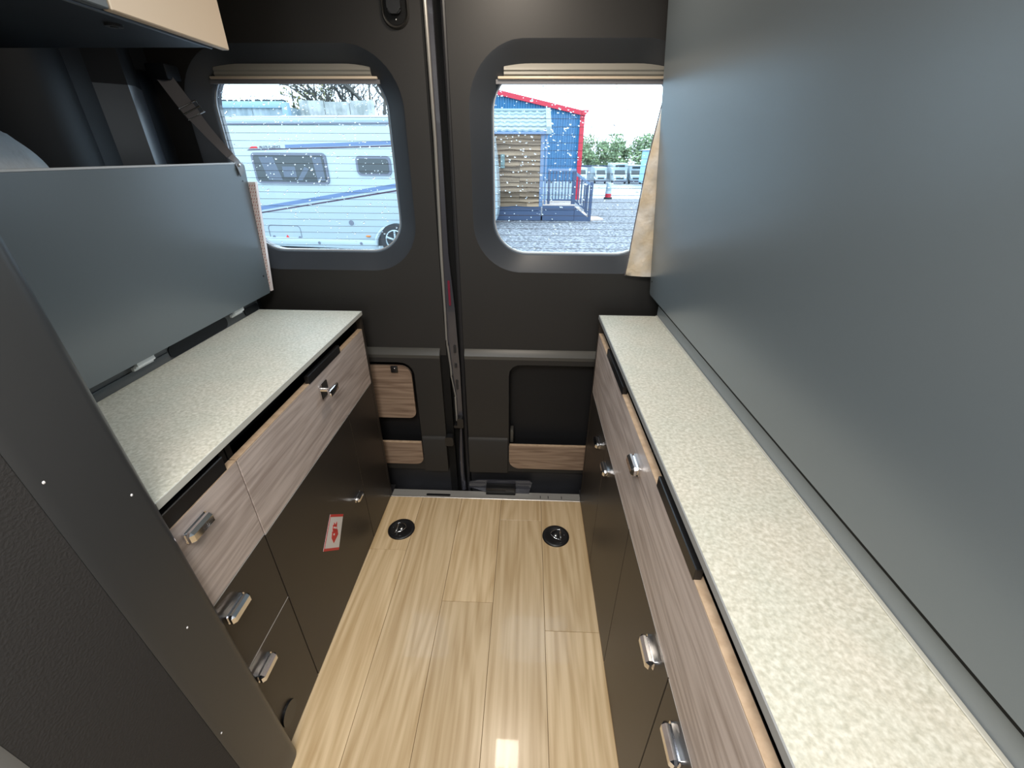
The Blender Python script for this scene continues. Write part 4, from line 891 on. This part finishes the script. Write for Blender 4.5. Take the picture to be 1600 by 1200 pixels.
bm = new(); prism(bm, [(0.50, y0r - .04, z0r - .06), (0.50, y1r + .05, z1r - .03), (0.50, y1r + .05, z1r + .12), (0.50, y0r - .04, z0r + .11)], (0.16, 0, 0)); obj('barge_board', bm, M['tile'], t, smooth=False)
# porch
p = thing('porch', 'dark blue-grey railed porch with steps at the side of the timber lodge', 'porch', (1.2, 16, G))
bm = new(); box(bm, 0.47, 1.56, YC - .05, YC + 1.4, -0.17, -0.12, .006, 1); obj('deck', bm, M['deck'], p)
bm = new()
for i in range(3): box(bm, 0.47, 1.54, YC - .05, YC - .02, G + .01 + i * .165, G + .01 + i * .165 + .155, .006, 1)
obj('deck_skirt', bm, M['slate'], p)
bm = new(); box(bm, 0.55, 1.50, YC + .02, YC + 1.38, G, -0.17); obj('deck_frame', bm, M['slate'], p)
for (x, w_) in ((0.62, .08), (1.42, .13)): obj('rail_post', box(new(), x, x + w_, YC - .02, YC + .08, -0.12, 0.92, .006, 1), M['slate'], p)
obj('top_rail', box(new(), 0.60, 1.52, YC - .03, YC + .09, 0.87, 0.94, .008, 1), M['slate2'], p)
obj('bottom_rail', box(new(), 0.60, 1.50, YC, YC + .06, -0.02, 0.03, .005, 1), M['slate'], p)
for i in range(6): obj('baluster', box(new(), 0.77 + i * .105, 0.77 + i * .105 + .035, YC + .01, YC + .05, 0.03, 0.87), M['slate'], p)
for i in range(3): obj('step', box(new(), 1.56 + i * .20, 1.56 + i * .20 + .24, YC + .02, YC + 1.1, -0.17 - .15 * (i + 1) - .03, -0.17 - .15 * (i + 1) + .02, .005, 1), M['deck'], p)
for k, yy in enumerate((YC - .01, YC + 1.1)):
    bm = new(); prism(bm, [(1.55, yy, -0.20), (2.12, yy, -0.60), (2.12, yy, G), (1.55, yy, G)], (0, .04, 0)); obj('step_side', bm, M['slate'], p, smooth=False)
    obj('newel_post', box(new(), 2.02, 2.12, yy - .01, yy + .09, G, 0.56, .006, 1), M['slate'], p)
    bm = new(); prism(bm, [(1.50, yy, 0.80), (2.06, yy, 0.42), (2.06, yy, 0.49), (1.50, yy, 0.88)], (0, .06, 0)); obj('sloping_rail', bm, M['slate2'], p, smooth=False)
    bm = new(); prism(bm, [(1.50, yy, -0.02), (2.06, yy, -0.42), (2.06, yy, -0.37), (1.50, yy, 0.03)], (0, .05, 0)); obj('sloping_bottom_rail', bm, M['slate'], p, smooth=False)
    for i in range(4):
        x = 1.62 + i * .11; zz = 0.03 - (x - 1.5) * .72
        obj('baluster', box(new(), x, x + .03, yy + .01, yy + .045, zz - .02, 0.80 - (x - 1.5) * .68 + .03), M['slate'], p)
bm = new(); prism(bm, [(2.14, YC + .1, G + .001), (2.60, YC + .3, G + .001), (2.45, YC + 1.0, G + .001), (2.14, YC + 1.1, G + .001)], (0, 0, .05)); obj('paving_slab', bm, M['deck'], p, smooth=False)

# bollard in the yard
t = thing('traffic_cylinder', 'red and white striped traffic cylinder standing on the wet yard', 'cone', (4.30, 25.3, gz(25.3)))
bm = new(); prev = None; zb = 0.0
bm = new(); cyl(bm, (4.30, 25.3, gz(25.3) + .05), .22, .10, 'Z', 20); obj('base', bm, M['tyre'], t)
for i, (r1, r2, h0, h1, mm) in enumerate(((.17, .16, .10, .28, 'redtrim'), (.16, .155, .28, .42, 'vwhite'), (.155, .145, .42, .52, 'corr'), (.145, .13, .52, .80, 'vwhite'))):
    bm = new(); cyl(bm, (4.30, 25.3, gz(25.3) + (h0 + h1) / 2), r1, h1 - h0, 'Z', 20, r2); obj('band', bm, M[mm], t)

# parked motorhomes far off
def far_mh(x, y, w_, h, cab, label, ang=0.0):
    z0 = gz(y); t = thing('parked_motorhome', label, 'vehicle', (x, y, z0), 'motorhomes parked across the yard', ang)
    hw = w_ / 2
    bm = new(); box(bm, -hw, hw, 0.9, 6.0, 0.45, h, .15, 3); obj('body', bm, M['vwhite'], t, local=True)
    bm = new(); prof = [(0.0, 0.35), (0.0, 1.15), (0.35, 1.35), (0.95, 2.0), (1.1, cab), (1.6, cab), (1.6, 0.35)]
    prism(bm, [(-hw * .9, y_, z) for y_, z in prof], (w_ * .9, 0, 0)); bmesh.ops.bevel(bm, geom=bm.edges[:], offset=.06, segments=2, affect='EDGES'); obj('cab', bm, M['vwhite'], t, local=True)
    bm = new(); prism(bm, [(-hw * .72, .42, 1.36), (hw * .72, .42, 1.36), (hw * .66, .93, 1.98), (-hw * .66, .93, 1.98)], (0, -.05, .04)); obj('windscreen', bm, M['vglass'], t, local=True, smooth=False)
    bm = new(); box(bm, -hw * .5, hw * .5, -.02, .05, .72, .92, .01, 1); obj('grille', bm, M['tyre'], t, local=True)
    bm = new(); box(bm, -hw * .9, hw * .9, -.05, .4, .28, .55, .04, 2); obj('bumper', bm, M['vframe'], t, local=True)
    bm = new(); box(bm, -hw * .82, -hw * .56, -.02, .1, .85, 1.08, .03, 2); box(bm, hw * .56, hw * .82, -.02, .1, .85, 1.08, .03, 2); obj('headlights', bm, M['pale'], t, local=True)
    if cab > 2.1:
        bm = new(); box(bm, -hw * .6, hw * .6, .86, .92, h - .55, h - .25, .02, 2); obj('roof_window', bm, M['vglass'], t, local=True)
    for sx in (-1, 1):
        bm = new(); cyl(bm, (sx * hw * .82, .95, .33), .33, .22, 'X', 20); obj('wheel', bm, M['tyre'], t, local=True)
        bm = new(); box(bm, sx * hw * 1.02 - .08, sx * hw * 1.02 + .08, .55, .62, 1.25, 1.6, .02, 2); obj('mirror', bm, M['vframe'], t, local=True)
    return t
far_mh(8.60, 78, 2.0, 2.35, 2.0, 'small white van motorhome nearest the red corner trim of the blue building')
far_mh(12.1, 80, 2.1, 2.5, 2.0, 'white van motorhome second from the blue building across the yard')
far_mh(14.9, 78, 2.5, 3.05, 2.7, 'tall white motorhome with dark roof window beyond the striped cylinder')
far_mh(18.0, 80, 2.3, 2.85, 2.5, 'white motorhome parked just right of the tallest one')
far_mh(20.9, 81, 2.3, 2.8, 2.4, 'white motorhome at the right end of the parked row, nearest the curtain')
# fence line and hedge of trees behind
t = thing('compound_fence', 'long dark fence rail behind the parked motorhomes', 'fence', (15, 90, gz(90)))
bm = new(); box(bm, -10, 60, 90, 90.1, gz(90) + 2.45, gz(90) + 2.75); obj('rail', bm, M['slate'], t)
bm = new(); box(bm, -10, 60, 90.02, 90.08, gz(90), gz(90) + 2.45); obj('mesh_panel', bm, mat('grey_mesh', (.22, .26, .30), .7), t)
for i, (x, h, wd) in enumerate(((6, 7.6, 7), (10.5, 8.6, 8), (15, 8.0, 8), (19.5, 7.4, 7), (23.5, 8.2, 8), (28, 8.8, 8), (33, 8.0, 9), (1.5, 8.0, 8))):
    leafy('hedgerow_tree', x, 98 + (i % 2) * 11, gz(98), wd, h, 1900, .34, M['leaf2'], 30 + i, 'broad green tree beyond the yard, %s' % ('behind the blue building', 'over the gap beside the red corner trim', 'above the two small van motorhomes', 'above the tallest motorhome', 'right of the tallest motorhome', 'nearest the curtain', 'behind the curtain', 'hidden furthest left')[i], group='trees beyond the yard')
t = thing('blue_unit', 'pale blue building edge beside the curtain in the right rear window', 'building', (27, 62, gz(62)))
bm = new(); box(bm, 16.6, 26, 62, 72, gz(62), 1.9); obj('wall', bm, mat('pale_blue_wall', (0.25, 0.45, 0.65), .5), t)
bm = new(); prism(bm, [(16.4, 61.9, 1.9), (26, 61.9, 1.9), (26, 61.9, 3.4)], (0, 12, 0)); obj('gable', bm, mat('pale_blue_gable', (0.35, 0.55, 0.72), .5), t, smooth=False)
